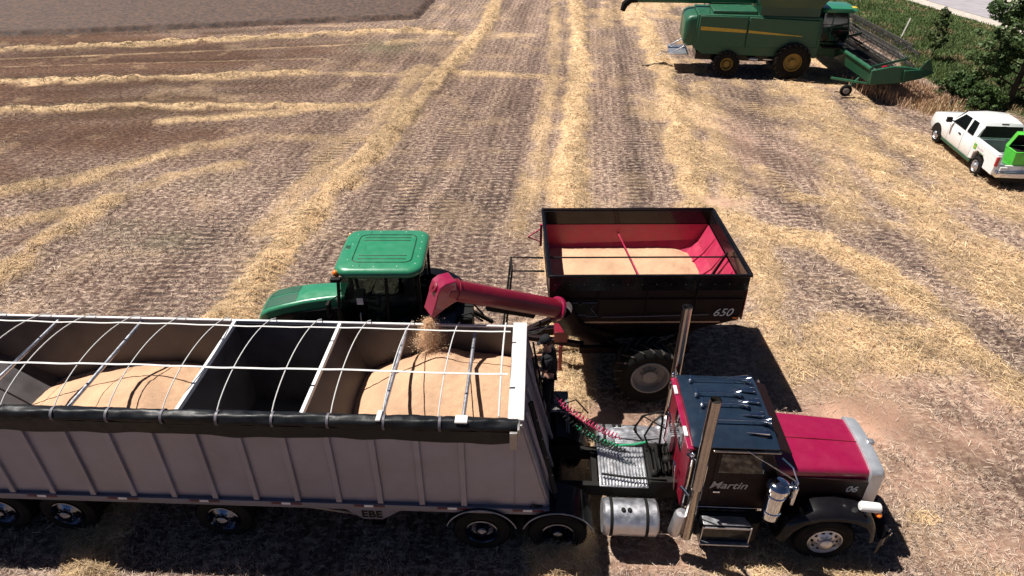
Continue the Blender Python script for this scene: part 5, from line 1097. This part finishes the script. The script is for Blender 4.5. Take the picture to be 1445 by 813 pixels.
for k in range(9):
    t = -1 + 2 * k / 8; rings.append([(.08 + .0 * t, t * .075, .035), (.19 - .05 * t * t, t * .085, .018 - .012 * abs(t)), (.19 - .05 * t * t, t * .085, .010 - .012 * abs(t)), (.08, t * .075, .025)])
mb.loft(rings); hx(mb, 'cap', M['cloth'])

# ------------------------------------------------------------------ verge: grass, shrubs, trees
x, y = lit_positions(520000, -6, 330); k = x > 18; x, y = x[k], y[k]
def verge_blades(n0):
    px = rng.uniform(1080, 1520, n0); py = rng.uniform(-8, 250, n0); s, c = math.sin(R(PITCH)), math.cos(R(PITCH)); u, v = px - 722.5, py - 406.5; d = v * c + FPX * s; return u / d * CAM_H, (-v * s + FPX * c) / d * CAM_H
x, y = verge_blades(170000); _, hh_, _, _, _, grs_ = masks(x, y); off = x - edge_x(ROADN, y)
keep = (grs_ > rng.random(len(x)) * .8 + .1) & ((off < -.4) | (off > 9)); x, y, hh_, grs_, off = [q[keep] for q in (x, y, hh_, grs_, off)]; n = len(x)
tall = fbm(x, y, 3.0, 3) * (1.1 - .7 * sm(-9, -3, off)) * sm(.1, .9, grs_); ln = (.10 + .34 * np.clip(tall, 0, 1)) * rng.uniform(.5, 1.2, n); dist = np.hypot(x, y)
wd = np.clip(dist * .0007, .01, .05) * rng.uniform(.6, 1.2, n)
dry = ((fbm(x + 31, y, 1.2, 3) > .60) | (grs_ < .6)) & (rng.random(n) < .65); c0 = np.array([.075, .115, .035]); c1 = np.array([.145, .185, .065]); t = np.clip(fbm(x, y + 9, 2.2, 3)[:, None] * 1.3 - .25 + rng.normal(0, .22, (n, 1)), 0, 1)
col = c0 * (1 - t) + c1 * t; col[dry] = np.array([.42, .30, .17]) * rng.uniform(.4, 1.0, (dry.sum(), 1)); col *= rng.uniform(.6, 1.3, (n, 1))
P = stalks(x, y, ground_z(x, y, hh_, grs_) - .02, ln, wd, rng.normal(.85, .35, n), col); o = fast_mesh('verge_grass', P, 4, M['grassm'], col); tag(o, 'rough green grass on the verge between the field and the road', 'grass', kind='stuff')
# tall dry stems beside the header end
def patch(name, pxs, n, h, c, label, cat, sp=.9, hv=.5):
    cx = []; cy = []
    for p in pxs: q = at(*p); cx.append(q[0]); cy.append(q[1])
    i = rng.integers(0, len(cx), n); x = np.array(cx)[i] + rng.normal(0, sp, n); y = np.array(cy)[i] + rng.normal(0, sp, n); ln = h * rng.uniform(hv, 1.15, n)
    col = np.array(c) * rng.uniform(.5, 1.25, (n, 1)); o = fast_mesh(name, stalks(x, y, ground_z(x, y), ln, rng.uniform(.012, .03, n), rng.normal(1.3, .2, n), col), 4, M['straw'], col); return tag(o, label, cat, kind='stuff')
patch('dry_grass', [(1268, 132), (1285, 138), (1300, 145), (1255, 128)], 6000, .55, (.62, .41, .27), 'tall reddish dry stems standing beside the header end', 'dry grass', .75)
patch('dry_grass', [(1310, 148), (1335, 158), (1360, 170), (1325, 152)], 3600, .42, (.60, .44, .26), 'dry grass fringe between the verge and the white pickup', 'dry grass', .6)

def foliage(centers, n, size, cols, flat=.0):
    """leaf quads on the shells of many small clumps"""
    cs = np.array([c[:3] for c in centers]); rs = np.array([c[3] for c in centers]); i = rng.choice(len(cs), n, p=rs ** 2 / (rs ** 2).sum())
    d = rng.normal(0, 1, (n, 3)); d /= np.linalg.norm(d, axis=1)[:, None]; r = rs[i] * rng.uniform(.55, 1.05, n) ** .6; p = cs[i] + d * r[:, None] * np.array([1, 1, .8])
    nrm = d * .5 + rng.normal(0, .6, (n, 3)); nrm[:, 2] += .55; nrm /= np.linalg.norm(nrm, axis=1)[:, None]
    t = np.cross(nrm, rng.normal(0, 1, (n, 3))); t /= np.linalg.norm(t, axis=1)[:, None]; b = np.cross(nrm, t); s = size * rng.uniform(.55, 1.35, n)[:, None]
    P = np.stack([p - t * s * .5, p + b * s * .32, p + t * s * .55, p - b * s * .30], 1).reshape(-1, 3)
    tone = rng.random(len(cs))[i][:, None]; k = np.clip(tone * .6 + rng.random((n, 1)) * .5, 0, 1); return P, (np.array(cols[0]) * (1 - k) + np.array(cols[1]) * k) * rng.uniform(.75, 1.25, (n, 1))
def tree(name, x, y, h, cr, label, cat, nleaf=14000, seed=1, cols=((.028, .062, .016), (.095, .15, .045)), low=.12, group=None, leaf=.16, trunk=.16):
    rs = random.Random(seed); t = empty(name, (x, y, 0), 0, label, cat, group); cl = []
    tk = MB(); pts = []; lean = (rs.uniform(-.3, .3), rs.uniform(-.3, .3))
    for k in range(8): q = k / 7; pts.append((lean[0] * q + .08 * math.sin(k * 1.7 + seed), lean[1] * q + .08 * math.cos(k * 2.1), h * .86 * q))
    tk.tube(pts, [trunk * (1 - .85 * k / 7) for k in range(8)], 8)
    nb = 26
    for k in range(nb):
        q = low + (1 - low) * (k + .5) / nb; a = k * 2.4 + rs.uniform(-.4, .4); prof = math.sin(math.pi * min(1, (q - low) / (1 - low) * .8 + .22)) ** .6; L = cr * prof * rs.uniform(.65, 1.15); z0 = h * q * .82
        i = min(6, int(q * .95 * 7)); b0 = Vector(pts[i]).lerp(Vector(pts[i + 1]), .5); b0.z = z0; e = b0 + Vector((math.cos(a) * L, math.sin(a) * L, L * rs.uniform(.15, .6))); m_ = b0.lerp(e, .5) + Vector((rs.uniform(-.15, .15), rs.uniform(-.15, .15), .08))
        tk.tube([b0, m_, e], [trunk * .32 * (1.2 - q), trunk * .2 * (1.2 - q), .012], 5)
        for j in range(7):
            f = rs.uniform(.35, 1.08); c = b0.lerp(e, f) + Vector((rs.gauss(0, .28), rs.gauss(0, .28), rs.gauss(.05, .25))) * (cr / 2.2); cl.append((c.x, c.y, max(c.z, .25), rs.uniform(.16, .42) * cr / 2.3))
    tk.build('trunk', M['bark'], t, ang=60); P, c = foliage(cl, nleaf, leaf, cols); o = fast_mesh('crown', P, 4, M['leaf'], c); o.parent = t; return t
tx, ty = at(1425, 172); tree('broadleaf_tree', tx + 1.3, ty + 2.2, 7.2, 2.4, 'dark green leafy tree standing right behind the white pickup', 'tree', 17000, 3, leaf=.19, cols=((.035, .075, .02), (.13, .19, .07)))
tree('broadleaf_tree', tx + 4.6, ty + 4.5, 8.0, 2.9, 'leafy tree at the right edge of the picture above the pickup bed', 'tree', 12000, 5, leaf=.19, cols=((.04, .08, .025), (.17, .22, .10)))
tree('broadleaf_tree', tx + 2.3, ty - 1.6, 4.0, 1.5, 'low dark bushy tree touching the right edge beside the pickup cab', 'tree', 9000, 8, low=.05, leaf=.17)
sx, sy = at(1350, 150); tree('shrub', sx + .2, sy + .8, 1.5, .85, 'pale green shrub at the foot of the dark tree, behind the pickup hood', 'shrub', 5000, 11, low=.0, leaf=.13, trunk=.06, cols=((.035, .075, .02), (.11, .17, .06)))
sx, sy = at(1375, 168); tree('shrub', sx + .6, sy + .6, 1.5, .95, 'small dark shrub between the white pickup and the dark tree', 'shrub', 6000, 13, low=.0, leaf=.12, trunk=.05)
sx, sy = at(1312, 88); tree('sapling', sx, sy, 3.6, .62, 'thin sapling with sparse leaves standing alone in the grass verge', 'sapling', 1500, 17, low=.25, leaf=.16, trunk=.035, cols=((.05, .09, .03), (.13, .16, .06)))
# stakes in the verge
sx, sy = at(1270, 57); tag(MB().bar((sx, sy, .15), (sx + .55, sy + .5, 1.35), .09, .05).build('wooden_stake', M['wood'], None, bevel=.008), 'pale leaning wooden stake in the grass beyond the reel', 'stake')
sx, sy = at(1337, 158); tag(MB().lathe([(.07, -.05), (.065, .55), (.05, .62), (.001, .63)], (sx, sy, 0), (.06, 0, 1), 10).build('post', M['bark'], None), 'short dark post in the stubble beyond the pickup hood', 'post')
